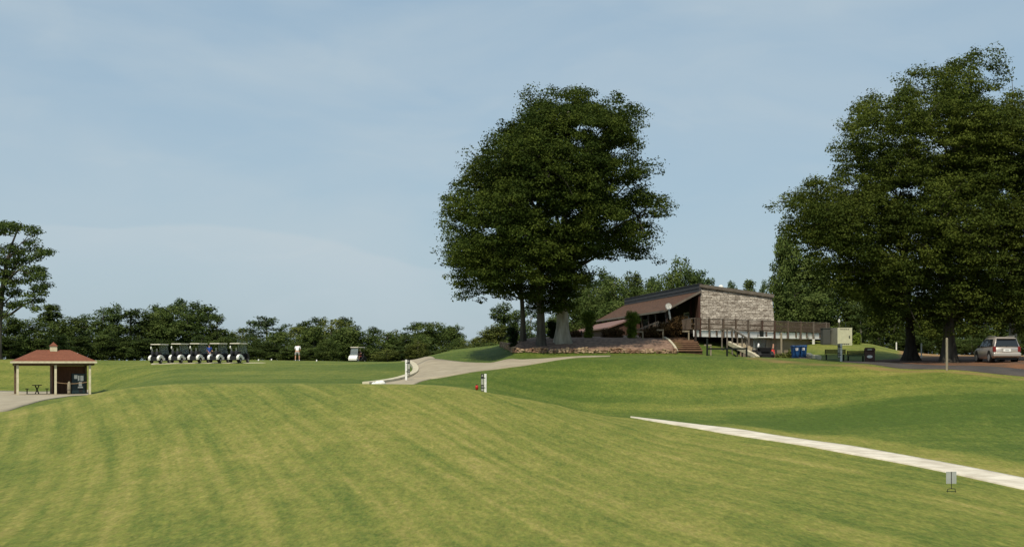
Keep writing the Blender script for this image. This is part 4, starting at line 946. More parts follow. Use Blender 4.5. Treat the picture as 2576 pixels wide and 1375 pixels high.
def boulder(px,d,r,label,mt='kerb',group=None,sink=.3):
    b=MB(); b.ell((0,0,r*(1-sink)),(r*1.1,r,r*.95),nu=12,nv=8); gg=np.random.default_rng(int(px))
    b.v=[tuple(Vector(v)*(1+gg.uniform(-.06,.06))) for v in b.v]; o=b.build('boulder',M[mt],None,smooth=True); o.location=on(px,d); return tag(o,label,'rock',group)
boulder(1896,110.4,.21,'round pale boulder at the foot of the concrete stair wall','kerb')
boulder(941,86.6,.15,'flattest of three white stones where the driveway meets the near crest','white','white painted stones at the driveway edge')
boulder(950,86.6,.19,'middle one of three white stones where the driveway meets the crest','white','white painted stones at the driveway edge')
boulder(959.5,86.6,.22,'largest, rightmost of three white stones where the driveway meets the crest','white','white painted stones at the driveway edge')
# dark rail barrier on the grass
p=on(1779,112.2); t=thing('rail_barrier',p,0,'dark low post and rail barrier on the grass bank right of the timber steps','barrier'); p2=on(1878,111.6)-p; p3=on(1829,111.9)-p; p2.z=p3.z=0
b=MB(); b.bar((0,0,.52),(p2.x,p2.y,p2.z+.52),.10,.13); b.build('rail',M['darkgreen'],t)
for q,hh in ((Vector((0,0,0)),1.32),(p3,.5),(p2,.62)):
    b=MB(); b.bar((q.x,q.y,q.z-.7),(q.x,q.y,q.z+hh),.13); b.build('post',M['darkgreen'],t)
def path_light(px,d,h,label):
    t=thing('path_light',on(px,d),0,label,'path light','angular path lights by the steps')
    b=MB(); b.box(-.055,.055,-.055,.055,-.15,h); b.build('post',M['postwood'],t)
    b=MB(); b.box(-.5,.06,-.09,.09,h+.003,h+.11); b.build('lamp_head',M['postwood'],t)
path_light(1732.5,119,.80,'angular wooden path light in front of the bronze bush')
path_light(1668,119,.80,'angular wooden path light at the left top of the timber steps')
path_light(1617,119.5,.62,'short wooden path light near the porch stair foot')
path_light(1788,112.8,.72,'angular wooden path light behind the dark rail barrier')
# ================================================================== boxes on the mound
def cabinet(px,d,w_,h_,dep,rz,label):
    t=thing('utility_cabinet',on(px,d),rz,label,'cabinet')
    b=MB(); b.box(-w_/2,w_/2,0,dep,-.1,h_); b.build('housing',M['cabinetshade'],t,bevel=.01)
    b=MB(); b.box(-w_/2-.01,w_/2+.01,-.03,-.003,-.05,h_+.01); b.build('front_panel',M['cabinet'],t)
    b=MB(); b.box(-w_/2+.14,w_/2-.14,-.05,-.033,.17,h_-.22); b.build('door',M['cabinet'],t)
    b=MB()
    for z in (.10,h_-.13):
        for x0 in np.arange(-w_/2+.24,w_/2-.26,.17): b.box(x0,x0+.13,-.045,-.032,z-.03,z+.03)
    b.build('vents',M['slate'],t)
    b=MB(); b.box(w_/2-.30,w_/2-.22,-.10,-.052,h_*.42,h_*.55); b.tube([(w_/2-.26,-.09,h_*.48),(w_/2-.26,-.13,h_*.48)],.05,n=8); b.build('latch',M['slate'],t)
    return t
cabinet(2125,127.5,1.32,1.52,1.5,R(11),'cream metal utility cabinet with vents on the grass mound beside the deck')
p=on(2080,128.5); t=thing('dark_cabinet',p,R(5),'dark grey equipment cabinet between the deck end and the cream cabinet','cabinet')
b=MB(); b.box(-.34,.34,0,.8,-.1,1.42); b.build('housing',M['slate'],t,bevel=.02); b=MB(); b.box(-.3,.3,-.02,-.003,.1,1.3); b.build('door',M['slate'],t); b=MB(); b.box(-.38,.38,-.05,.85,1.423,1.48); b.build('lid',M['slate'],t)
t=thing('lamp_post',(*on(2111,130.5)[:2],on(2111,130.5).z),0,'small white lantern on a thin stem behind the cream cabinet','lamp')
b=MB(); b.tube([(0,0,0),(0,0,1.78)],.03,n=6); b.build('stem',M['trim'],t); b=MB(); b.ell((0,0,1.98),(.10,.10,.17)); b.tube([(0,0,2.1),(0,0,2.22)],[.07,.02],n=8); b.build('lantern',M['white'],t,smooth=True)
# blue bins
def blue_bin(px,d,rz,label,h=1.0):
    t=thing('wheeled_bin',on(px,d),rz,label,'bin','blue wheeled bins')
    b=MB(); b.add([(-.22,-.24,.08),(.22,-.24,.08),(.22,.24,.08),(-.22,.24,.08),(-.28,-.32,h-.1),(.28,-.32,h-.1),(.28,.36,h-.1),(-.28,.36,h-.1)],[(0,3,2,1),(4,5,6,7),(0,1,5,4),(1,2,6,5),(2,3,7,6),(3,0,4,7)]); b.build('body',M['blue'],t,bevel=.03)
    b=MB(); b.prism([(-.34,h-.097),(-.34,h-.04),(-.1,h+.04),(.38,h+.02),(.38,h-.097)],-.30,.30,Matrix(((0,-1,0),(1,0,0),(0,0,1)))); b.build('lid',M['blue'],t,bevel=.02)
    b=MB(); b.box(-.10,.10,-.318,-.305,h-.36,h-.16); b.build('label',M['paper'],t)
    for s in (-1,1):
        b=MB(); b.tube([(s*.24,.3,.11),(s*.30,.3,.11)],.11,n=12); b.build('wheel',M['rubber'],t)
    b=MB(); b.tube([(-.24,.42,h-.06),(.24,.42,h-.06)],.02,n=6); b.build('handle',M['blue'],t)
blue_bin(2001.5,111.2,R(6),'left blue wheeled bin with a square white label'); blue_bin(2019.5,111.5,R(-3),'right blue wheeled bin with a square white label, close beside the first',.97)
# benches seen from behind
def bench(px,d,w_,rz,label):
    t=thing('park_bench',on(px,d),rz,label,'bench','dark green park benches')
    b=MB()
    for z in (.50,.58,.66,.74): b.box(-w_/2,w_/2,-.02,.02,z-.028,z+.036)
    b.box(-w_/2,-w_/2+.05,-.03,.03,.46,.79); b.box(w_/2-.05,w_/2,-.03,.03,.46,.79); b.build('backrest',M['darkgreen'],t)
    b=MB()
    for y in (.06,.16,.26,.36): b.box(-w_/2,w_/2,y,y+.08,.41,.44)
    b.build('seat',M['darkgreen'],t)
    for s in (-1,1):
        for y in (-.02,.38):
            b=MB(); b.bar((s*(w_/2-.12),y,-.1),(s*(w_/2-.12),y,.41),.06); b.build('leg',M['darkgreen'],t)
bench(2101,104.6,1.45,R(-7),'dark green bench just left of the brown bin, behind the white marker post'); bench(2153,103.6,1.25,R(-7),'dark green bench partly hidden by the brown litter bin')
t=thing('litter_bin',on(2188,102.6),R(-14),'brown litter bin with a rounded hood and a white oval label','litter bin')
b=MB(); b.box(-.36,.36,-.34,.34,0,.78); b.build('body',M['bin'],t,bevel=.06)
b=MB(); b.prism([(-.38,.783),(-.38,.95),(-.30,1.03),(.30,1.03),(.38,.95),(.38,.783)],-.36,.36); h_=b.build('hood',M['bin'],t,bevel=.03)
b=MB(); b.box(-.15,.15,-.375,-.362,.83,.94); b.build('label',M['board'],h_)
b=MB(); b.tube([(0,-.352,.40),(0,-.343,.40)],1,n=24); b.v=[(v[0]*.19,v[1],.40+(v[2]-.40)*.10) for v in b.v]; b.build('oval_label',M['paper'],t)
# marker posts with hanging boards
def marker(px,d,h,side,label,rz=0,zoff=0,bh=1.0):
    t=thing('marker_post',on(px,d)+Vector((0,0,zoff)),rz,label,'marker post','white marker posts with hanging boards')
    b=MB(); b.box(-.068,.068,-.068,.068,-.4,h); b.build('post',M['white'],t,bevel=.012)
    x0,x1=(.09,.25) if side>0 else (-.25,-.09); xc=(x0+x1)/2
    b=MB(); zt=h; b.box(x0,x1,-.03,0,zt-bh,zt-.0); b.build('board',M['black'],t,bevel=.008)
    b=MB(); b.prism([(xc-.055,zt-.15),(xc+.055,zt-.15),(xc+.02,zt-.04),(xc-.02,zt-.04)],-.040,-.032)
    b.box(x0+.012,x1-.012,-.042,-.032,zt-bh*.62,zt-.20); b.box(x0+.02,x1-.02,-.042,-.032,zt-bh+.04,zt-bh*.70); b.build('panel',M['board'],t)
    b=MB(); 
    for z in (zt-.22,zt-bh*.78): b.box(min(x0,-.0),max(x1,0),-.075,-.069,z-.02,z+.02)
    b.build('bracket',M['black'],t)
    return t
marker(1022,96.5,1.38,1,'white marker post with a hanging board, on the lawn left of the driveway',R(-3))
marker(1221,84.0,1.22,-1,'white marker post with black boards standing just behind the near crest',0)
marker(2116,103.0,1.24,-1,'white marker post with boards in front of the left green bench')
def stake(name,px,d,h,w_,mt,label,group=None):
    o=MB().tube([(0,0,-.3),(0,0,h*.97),(0,0,h)],[w_/2,w_/2,w_*.3],n=8).build(name,M[mt],None); o.location=on(px,d); return tag(o,label,'post',group)
stake('wooden_post',2382,90.2,2.0,.15,'postwood','tall weathered wooden post at the near edge of the asphalt lane')
stake('white_stake',2318,113,1.18,.10,'white','tall white stake between the two big right-hand trunks')
stake('white_stake',2255,135,.72,.12,'white','short white stake on the grass mound left of the dark trunk')
# red jug at the crest
t=thing('red_jug',on(1199.5,83.5)+Vector((0,0,.22)),0,'small red jug with a dark cap beside the white marker post at the crest','jug')
b=MB(); b.tube([(0,0,-.5),(0,0,.02),(0,0,.05),(0,0,.22),(0,0,.27)],[.03,.03,.085,.085,.05],n=14); b.build('body',M['red'],t,smooth=True); b=MB(); b.tube([(0,0,.27),(0,0,.33)],.04,n=10); b.build('cap',M['black'],t)
for px,d,lab in ((796.6,146,'white tee marker on the lawn right of the standing golfer'),(650.5,150,'white tee marker on the lawn right of the cart row'),(683,152,'faint white tee marker between the cart row and the standing golfer')):
    b=MB(); b.ell((0,0,.09),(.075,.075,.12),nu=10,nv=6); b.tube([(0,0,-.1),(0,0,.1)],.03,n=6); o=b.build('tee_marker',M['white'],None,smooth=True); o.location=on(px,d); tag(o,lab,'tee marker','tee markers on the far lawn')
# little sign on the near grass
p=on(2393,42.8); t=thing('lawn_sign',p,R(6),'small grey sheet sign on a black fork stake beside the white path, seen from behind','sign')
b=MB(); b.box(-.155,.155,-.004,.004,.25,.60); b.build('panel',M['graymetal'],t)
b=MB(); b.tube([(0,-.014,.10),(0,-.014,.595)],.011,n=6); b.tube(smooth_pts([(-.115,-.012,-.12),(-.115,-.012,.06),(-.09,-.012,.10),(.09,-.012,.10),(.115,-.012,.06),(.115,-.012,-.12)],3),.010,n=6); b.build('stake',M['black'],t)
# ================================================================== picnic shelter
p=on(138.5,123.0); z0=p.z+.06; SH=thing('picnic_shelter',(p.x,p.y,z0),R(22),'open picnic shelter with a red hipped roof and a small cupola','shelter')
hw=3.33; dp=3.2; ez=2.62
b=MB(); A=[(-hw,-.45,ez+.17),(hw,-.45,ez+.17),(hw,dp+.45,ez+.17),(-hw,dp+.45,ez+.17)]; rz_=ez+1.12; r0,r1=(-1.35,dp/2,rz_),(1.35,dp/2,rz_)
b.add(A+[r0,r1],[(0,1,5,4),(1,2,5),(2,3,4,5),(3,0,4),(3,2,1,0)]); rf=b.build('roof',M['redshingle'],SH)
b=MB(); e=.45
b.box(-hw-.02,hw+.02,-.47,-.43,ez,ez+.165); b.box(-hw-.02,hw+.02,dp+.43,dp+.47,ez,ez+.165); b.box(-hw-.02,-hw+.02,-.429,dp+.429,ez,ez+.165); b.box(hw-.02,hw+.02,-.429,dp+.429,ez,ez+.165); b.build('fascia',M['cream'],rf)
b=MB(); b.box(-.28,.28,dp/2-.28,dp/2+.28,rz_-.12,rz_+.32); b.box(-.2,.2,dp/2-.285,dp/2-.281,rz_+.12,rz_+.25); cu=b.build('cupola',M['cream'],rf)
b=MB(); b.add([(-.34,dp/2-.34,rz_+.323),(.34,dp/2-.34,rz_+.323),(.34,dp/2+.34,rz_+.323),(-.34,dp/2+.34,rz_+.323),(0,dp/2,rz_+.68)],[(0,1,4),(1,2,4),(2,3,4),(3,0,4),(3,2,1,0)]); b.build('cupola_roof',M['redshingle'],rf)
b=MB(); b.box(-hw+.15,hw-.15,-.18,-.04,ez-.16,ez-.003); b.box(-hw+.15,hw-.15,dp+.0,dp+.14,ez-.22,ez-.003); b.box(-hw+.2,-hw+.34,-.03,dp,ez-.2,ez-.003); b.box(hw-.34,hw-.2,-.03,dp,ez-.2,ez-.003); b.box(-.1,.04,-.03,dp,ez-.2,ez-.003); b.build('beams',M['soffit'],SH)
for x in (-2.98,.03,2.80):
    for y in (-.1,dp):
        b=MB(); b.box(x-.09,x+.09,y-.09,y+.09,-.15,ez-.17); b.build('post',M['cream'] if y<1 else M['soffit'],SH)  # rear posts take the darker beam colour: shade under the roof painted in
b=MB(); b.box(-.1,2.92,dp+.10,dp+.16,-.1,ez-.23); b.box(-.14,-.08,1.4,dp+.16,-.1,ez-.2); b.build('back_wall',M['brownwall'],SH)
b=MB(); b.box(-hw+.1,hw-.4,-.25,dp+.3,-.18,.02); b.build('floor_slab',M['oldconcrete'],SH)
b=MB(); pts=[(.12,-.12,1.02+.0)]; pts=[(.03+(2.6)*k/10,-.18+ (k/10)*.6,1.02-.12*math.sin(k/10*math.pi)) for k in range(11)]; b.tube(pts,.022,n=6); b.build('rope',M['rope'],SH)
b=MB(); b.box(1.35,2.05,dp/2+.45,dp/2+.53,rz_-.30,rz_-.24); b.bar((1.7,dp/2+.5,rz_-.8),(1.7,dp/2+.5,rz_-.28),.1); b.build('vent',M['white'],rf)
def sh(x,y,z=0): 
    q=Matrix.Rotation(R(22),3,'Z')@Vector((x,y,0)); return Vector((p.x+q.x,p.y+q.y,z0+.025+z))
t=thing('vending_machine',sh(2.02,.9),R(22),'dark blue-green vending machine with white paper notices in the shelter','vending machine')
b=MB(); b.box(-.58,.52,0,.8,0,1.72); b.build('body',M['machine'],t,bevel=.02)
b=MB(); b.box(-.5,.44,-.03,-.003,.12,1.66); d_=b.build('door',M['machine'],t); b=MB(); b.box(-.02,.28,-.05,-.033,.16,.42); b.build('slot',M['black'],d_)
for x0,x1,z0_,z1_ in ((-.40,-.14,1.28,1.60),(-.10,.04,1.12,1.55),(.10,.36,1.10,1.55),(-.03,.24,.66,1.02),(-.10,.32,.50,.62)):
    b=MB(); b.box(x0,x1,-.045,-.034,z0_,z1_); b.build('notice',M['paper'],d_)
t=thing('picnic_table',sh(-1.3,1.9),R(90+16),'dark picnic table with a bench on each side under the shelter','picnic table')
b=MB(); b.box(-.8,.8,-.38,.38,.72,.77); b.build('tabletop',M['darkwood'],t)
for s in (-1,1):
    b=MB(); b.box(-.8,.8,s*.80-.14,s*.80+.14,.42,.46); b.build('seat',M['darkwood'],t)
    b=MB(); x=s*.55; b.bar((x,-.15,0),(x,.15,.71),.06); b.bar((x+.07,.15,0),(x+.07,-.15,.71),.06)
    for q in (-1,1): b.bar((x,q*.80,0),(x,q*.80,.41),.05)
    b.build('legs',M['darkgreen'],t)
t=thing('bollard',sh(1.12,-.05),0,'short tan stub post standing in front of the shelter back wall','bollard')
b=MB(); b.tube([(0,0,0),(0,0,.2),(0,0,.55),(0,0,.85),(0,0,1.0),(0,0,1.08)],[.15,.13,.15,.14,.09,.01],n=14); b.build('shaft',M['postwood'],t,smooth=True); b=MB(); b.tube([(0,0,.34),(0,0,.42)],.165,n=14); b.build('band',M['trim'],t)
# ================================================================== golf carts
def rotx(pts,w_): return pts
def make_cart(dark=False):
    t=thing('golf_cart',(0,0,0)); Wm=M['black'] if dark else M['cartwhite']
    YX=Matrix(((0,-1,0),(1,0,0),(0,0,1)))    # prism drawn in (y,z), extruded along x
    def side(poly,x0,x1,name,m_,par=t,bev=.015):
        q=MB(); n=len(poly); vs=[(x,y,z) for x in (x0,x1) for y,z in poly]; q.add(vs,[tuple(range(n)),tuple(range(2*n-1,n-1,-1))]+[(i,i+n,(i+1)%n+n,(i+1)%n) for i in range(n)]); return q.build(name,m_,par,bevel=bev)
    side([(-1.12,.22),(1.0,.22),(1.0,.32),(-.2,.34),(-.2,.62),(-1.12,.62)],-.54,.54,'chassis',M['black'])
    for s in (-1,1):
        arc=[(-1.18,.30)]+[(-.72+.56*math.cos(a),.34+.46*math.sin(a)) for a in np.linspace(2.75,.35,9)]+[(-.05,.52),(-.02,.30),(-.38,.28)]+[(-.72+.30*math.cos(a),.26+.28*math.sin(a)) for a in np.linspace(.1,3.0,7)]
        side(arc,s*.36 if s>0 else -.60,.60 if s>0 else -.36,'rear_fender',Wm)
    side([(1.18,.28),(1.22,.5),(1.05,.80),(.82,.92),(.76,.86),(.82,.34),(.6,.26)],-.56,.56,'front_cowl',M['black'],bev=.04)
    side([(-.50,.62),(.02,.62),(.02,.74),(-.50,.74)],-.52,.52,'seat',M['black'],bev=.03)
    side([(-.62,.72),(-.48,.72),(-.56,1.08),(-.68,1.08)],-.52,.52,'backrest',M['black'],bev=.03)
    side([(-.90,1.80),(-.94,1.84),(-.84,1.88),(.70,1.88),(.76,1.83),(.72,1.79)],-.53,.53,'roof',M['cartroof'],bev=.02)
    for s in (-1,1):
        b=MB(); b.tube([(s*.50,-.62,.6),(s*.49,-.80,1.79)],.02,n=6); b.build('strut',M['black'],t)
        b=MB(); b.tube([(s*.52,.86,.86),(s*.49,.60,1.79)],.02,n=6); b.build('strut',M['black'],t)
        for y in (-.72,.86):
            w_=MB(); w_.tube([(s*.40,y,.22),(s*.42,y,.22),(s*.57,y,.22),(s*.59,y,.22)],[.17,.225,.225,.17],n=18); w_=w_.build('wheel',M['rubber'],t,smooth=False); r_=MB(); r_.tube([(s*.56,y,.22),(s*.597,y,.22)],.11,n=14); r_.build('rim',M['rim'],w_)
    b=MB(); b.add([(-.50,.855,.90),(.50,.855,.90),(.48,.60,1.76),(-.48,.60,1.76)],[(0,1,2,3)]); o=b.build('windshield',M['glass'],t); s_=o.modifiers.new('thick','SOLIDIFY'); s_.thickness=.008
    b=MB(); b.bar((-.52,.75,1.33),(.52,.75,1.33),.02); b.bar((-.50,.86,.90),(.50,.86,.90),.03); b.build('windshield_bar',M['graymetal'],o)
    b=MB(); b.tube([(-.26+.15*math.cos(a),.36+.05*math.sin(a),.96+.14*math.sin(a)) for a in np.linspace(0,6.283,16)],.013,n=5); b.tube([(-.26,.36,.96),(-.26,.62,.70)],.018,n=5); b.build('steering_wheel',M['black'],t)
    return t
def golf_bag(cart,x,cover,label,tilt=.12):
    rz=cart.rotation_euler.z; q=Matrix.Rotation(rz,3,'Z')@Vector((x,-.92,.50)); t=thing('golf_bag',Vector(cart.location)+q,rz,label,'golf bag','golf bags on the parked carts')
    b=MB(); b.tube([(0,0,0),(0,-.04,.36),(0,-.06,.66)],[.10,.12,.12],n=12); b.build('bag_body',M['darkcloth'],t,smooth=True)
    b=MB()
    for k in range(5): a=k*1.3; b.tube([(.05*math.cos(a),-.06+.05*math.sin(a),.62),(.07*math.cos(a),-.09+.06*math.sin(a),.92)],.009,n=4)
    b.build('clubs',M['graymetal'],t)
    if cover: b=MB(); b.ell((-.08,-.14,.98),(.07,.06,.16)); b.build('club_cover',M[cover],t,smooth=True)
cart0=make_cart(); crow='golf carts parked in a row on the far lawn'
cl=['leftmost golf cart of the parked row, white with a cream roof','second golf cart from the left in the parked row','middle golf cart of the parked row, a person in blue at its right','fourth golf cart of the parked row, just right of the person in blue','rightmost golf cart of the parked row, beside the open lawn']
carts=[]
for i,(px,d) in enumerate(((402.5,144.5),(453.8,144.3),(501,144.0),(551,143.8),(601,143.4))):
    c=cart0 if i==0 else copy_tree(cart0); c.location=on(px,d)+Vector((0,0,.05)); c.rotation_euler=(0,0,R(-17)+random.uniform(-.03,.03)); tag(c,cl[i],'golf cart',crow); carts.append(c)
for i,c in enumerate(carts):
    if i!=3: golf_bag(c,-.28,'white',('dark golf bag with a pale club cover on the leftmost parked cart','dark golf bag with a pale club cover on the second parked cart','dark golf bag with a pale club cover on the middle parked cart','','dark golf bag with a pale club cover on the rightmost parked cart')[i])
    golf_bag(c,.24,None,('plain dark golf bag on the leftmost parked cart','plain dark golf bag on the second parked cart','plain dark golf bag on the middle parked cart','plain dark golf bag on the fourth parked cart','plain dark golf bag on the rightmost parked cart')[i])
cdr=copy_tree(cart0); cdr.location=on(899,175)+Vector((0,0,.02)); cdr.rotation_euler=(0,0,R(180-24)); tag(cdr,'lone golf cart with its driver, cresting the far lawn','golf cart'); del cdr['group']
for ch in cdr.children:
    if ch.name.startswith('rear_fender'): ch.data=ch.data.copy(); ch.data.materials[0]=M['black']
    if ch.name.startswith('front_cowl'): ch.data=ch.data.copy(); ch.data.materials[0]=M['cartwhite']
cback=make_cart(True); cback.location=on(1917,112.6)+Vector((0,0,.05)); cback.rotation_euler=(0,0,R(6)); tag(cback,'dark golf cart with a white roof parked below the deck','golf cart')
for ch in cback.children:
    if ch.name.startswith('roof'): ch.data.materials[0]=M['white']
bg_=thing('golf_bag',on(1942,112.2)+Vector((0,0,.05)),0,'upright red and white golf bag standing right of the dark cart','golf bag')
b=MB(); b.tube([(0,0,0),(.02,0,.4),(.06,0,.85)],[.13,.15,.15],n=12); b.build('bag_body',M['red'],bg_,smooth=True)
b=MB(); b.tube([(.10,-.10,.28),(.13,-.10,.7)],[.08,.09],n=10); b.build('pocket',M['redcloth'],bg_,smooth=True)
b=MB(); b.ell((-.05,-.12,.18),(.10,.08,.13)); b.build('ball_pouch',M['whitecloth'],bg_,smooth=True); b=MB(); b.tube([(.06,0,.8),(.10,0,1.12)],[.03,.06],n=8); b.ell((.1,0,1.18),(.07,.07,.1)); b.build('club_cover',M['skin'],bg_,smooth=True)
tw=MB(); tw.tube([(0,0,0),(0,-.02,.12),(.01,-.02,.30)],[.10,.08,.05],n=10); tw=tw.build('towel',M['whitecloth'],None,smooth=True); tw.location=on(1912,111.7)+Vector((-.12,0,1.12)); tag(tw,'white towel hanging at the back of the dark cart','towel')
# ================================================================== people
def skin(name, chains, m, parent=None, sub=2):
    """chains: lists of (point, radius); the first point of a later chain may repeat an earlier point and is joined to it"""
    vs=[];rad=[];ed=[]; key={}
    for ch in chains:
        prev=None
        for p,r in ch:
            k=tuple(round(c,4) for c in p)
            if k not in key: key[k]=len(vs); vs.append(p); rad.append(r)
            i=key[k]
            if prev is not None and prev!=i: ed.append((prev,i))
            prev=i
    me=bpy.data.meshes.new(name); me.from_pydata([tuple(v) for v in vs],ed,[]); me.update(); o=link(name,me,m,parent)
    s=o.modifiers.new('skin','SKIN'); s.use_smooth_shade=True
    for i,d in enumerate(me.skin_vertices[0].data):
        r=rad[i]; d.radius=r if hasattr(r,'__len__') else (r,r); d.use_root=(i==0)
    u=o.modifiers.new('sub','SUBSURF'); u.levels=sub; u.render_levels=sub; return o
def hand(wr, fw, sd, r=.010):
    wr=Vector(wr); fw=Vector(fw).normalized(); sd=Vector(sd).normalized(); ch=[[(wr,.026),(wr+fw*.05,(.036,.018)),(wr+fw*.09,(.036,.016))]]
    palm=wr+fw*.09; dn=fw.cross(sd)*-.012
    for k,L_ in enumerate((.066,.078,.072,.056)):
        a=palm+sd*(.024-.016*k); ch.append([(palm,(.036,.016)),(a+fw*.012,r),(a+fw*L_*.55+dn*.5,r*.95),(a+fw*L_+dn*1.6,r*.8)])
    ch.append([(wr+fw*.05,(.036,.018)),(wr+fw*.06+sd*.042,r*1.1),(wr+fw*.10+sd*.055+dn,r*.9)]); return ch
def person(loc, rz, label, pose, top, bottom, hairc='darkcloth', hat=None, group=None):
    t=thing('person',loc,rz,label,'person',group); J=pose; V=Vector
    pel,chest,neck,head=V(J['pelvis']),V(J['chest']),V(J['neck']),V(J['head'])
    ch=[[(pel,(.14,.11)),(pel.lerp(chest,.5),(.135,.105)),(chest,(.165,.115)),(chest.lerp(neck,.6),(.11,.09)),(neck,.055),(head-(head-neck)*.35,.07),(head,(.078,.095)),(head+(head-neck).normalized()*.07,.06)]]
    for s in ('L','R'):
        sh_,el_,wr_=V(J['sh'+s]),V(J['el'+s]),V(J['wr'+s]); ch.append([(chest.lerp(neck,.6),(.11,.09)),(sh_,.06),(sh_.lerp(el_,.5),.047),(el_,.040),(el_.lerp(wr_,.4),.038),(wr_,.026)])
        fw=(wr_-el_).normalized(); sd=V((1,0,0)) if abs(fw.x)<.8 else V((0,1,0)); sd=(sd-fw*sd.dot(fw)).normalized(); ch+=hand(wr_,fw,sd*(1 if s=='L' else -1))
        hp_,kn_,an_=V(J['hip'+s]),V(J['kn'+s]),V(J['an'+s]); ch.append([(pel,(.14,.11)),(hp_,.095),(hp_.lerp(kn_,.5),.078),(kn_,.058),(kn_.lerp(an_,.35),.056),(an_,.038)])
    skin('body',ch,M['skin'],t)
    mid=pel.lerp(chest,.5)
    sc=[[(pel-V((0,0,.02)),(.175,.14)),(mid,(.165,.135)),(chest,(.19,.14)),(chest.lerp(neck,.6),(.13,.105)),(neck-(neck-chest)*.12,.075)]]
    for s in ('L','R'): sh_,el_=V(J['sh'+s]),V(J['el'+s]); sc.append([(chest.lerp(neck,.6),(.13,.105)),(sh_,.085),(sh_.lerp(el_,.75),.075)])
    skin('shirt',sc,M[top],t)
    sc=[[(pel+V((0,0,.05)),(.165,.13)),(pel-V((0,0,.06)),(.165,.13))]]
    for s in ('L','R'):
        hp_,kn_=V(J['hip'+s]),V(J['kn'+s]); sc.append([(pel-V((0,0,.06)),(.165,.13)),(hp_-V((0,0,.04)),.115),(hp_.lerp(kn_,.5),.105),(hp_.lerp(kn_,.95),.095)])
    skin('shorts',sc,M[bottom],t)
    for s in ('L','R'):
        an_=V(J['an'+s]); b=MB(); b.ell(an_+V((0,.06,-.045)),(.05,.13,.045)); b.build('shoe',M['whitecloth'],t,smooth=True)
    hd=(head-neck).normalized(); b=MB(); b.ell(head+hd*.03-V((0,.015,0)),(.088,.10,.085)); b.build('hair',M[hairc],t,smooth=True)
    f=V((0,1,0))*.09
    b=MB(); b.ell(head+f+V((0,.005,-.01)),(.014,.018,.022)); b.ell(head+f+V((0,-.006,-.055)),(.028,.008,.007)); b.build('nose_and_mouth',M['skin'],t,smooth=True)
    b=MB(); b.ell(head+f+V((-.032,-.006,.018)),(.012,.008,.008)); b.ell(head+f+V((.032,-.006,.018)),(.012,.008,.008)); b.build('eyes',M['black'],t,smooth=True)
    b=MB(); b.ell(head+V((-.082,0,0)),(.01,.02,.03)); b.ell(head+V((.082,0,0)),(.01,.02,.03)); b.build('ears',M['skin'],t,smooth=True)
    if hat:
        b=MB(); b.ell(head+V((0,0,.055)),(.10,.11,.075)); b.ell(head+V((0,.13,.035)),(.075,.08,.012)); b.build('cap',M[hat],t,smooth=True)
    return t
stand=dict(pelvis=(0,0,.95),chest=(0,0,1.28),neck=(0,0,1.50),head=(0,.02,1.65),shL=(-.19,0,1.42),elL=(-.24,.02,1.14),wrL=(-.22,.14,.92),shR=(.19,0,1.42),elR=(.24,.02,1.14),wrR=(.22,.14,.92),
  hipL=(-.10,0,.90),knL=(-.12,.02,.50),anL=(-.13,0,.09),hipR=(.10,0,.90),knR=(.12,.02,.50),anR=(.13,0,.09))
bend=dict(stand); bend.update(pelvis=(0,-.02,.95),chest=(0,.10,1.27),neck=(0,.26,1.42),head=(0,.42,1.43),shL=(-.20,.18,1.36),elL=(-.25,.24,1.08),wrL=(-.08,.42,.90),shR=(.20,.18,1.36),elR=(.25,.24,1.08),wrR=(.05,.42,.88),hipL=(-.12,-.02,.90),hipR=(.12,-.02,.90),knL=(-.17,.03,.5),knR=(.17,.03,.5),anL=(-.18,0,.09),anR=(.18,0,.09))
person(on(748,150)+Vector((0,0,.02)),R(-4),'golfer in a white shirt and grey shorts, head bent down, seen from behind',bend,'whitecloth','greycloth').scale=(1.12,1.05,1.04)
# his club, held in both hands
t=thing('golf_club',on(748,150)+Vector((0,0,.02)),R(-4),'golf club held low in front of the golfer in white','golf club')
b=MB(); b.tube([(-.02,.44,.90),(-.02,.47,.70)],.014,n=6); b.build('grip',M['black'],t); b=MB(); b.tube([(-.02,.47,.70),(-.02,.62,.06)],.006,n=6); b.build('shaft',M['graymetal'],t); b=MB(); b.ell((-.04,.62,.04),(.06,.04,.035)); b.build('club_head',M['graymetal'],t,smooth=True)
side_=dict(stand); side_.update(wrL=(-.30,.20,1.0),elL=(-.27,-.02,1.15),wrR=(.16,.26,1.08))
person(on(526.5,146.6)+Vector((0,0,.02)),R(200),'person in a blue shirt standing between the third and fourth parked carts',side_,'bluecloth','greycloth')
sit=dict(pelvis=(0,0,.80),chest=(0,.03,1.12),neck=(0,.06,1.33),head=(0,.09,1.48),shL=(-.19,.05,1.25),elL=(-.24,.28,1.10),wrL=(-.12,.50,1.08),shR=(.19,.05,1.25),elR=(.22,.28,1.08),wrR=(.10,.50,1.06),
  hipL=(-.10,.04,.80),knL=(-.12,.46,.78),anL=(-.13,.60,.42),hipR=(.10,.04,.80),knR=(.12,.46,.78),anR=(.13,.60,.42))
q=Matrix.Rotation(R(156),3,'Z')@Vector((-.26,-.28,0)); person(Vector(cdr.location)+q,R(156),'driver in dark clothes and a pale cap at the wheel of the lone cart',sit,'darkcloth','redcloth',hat='cartroof')
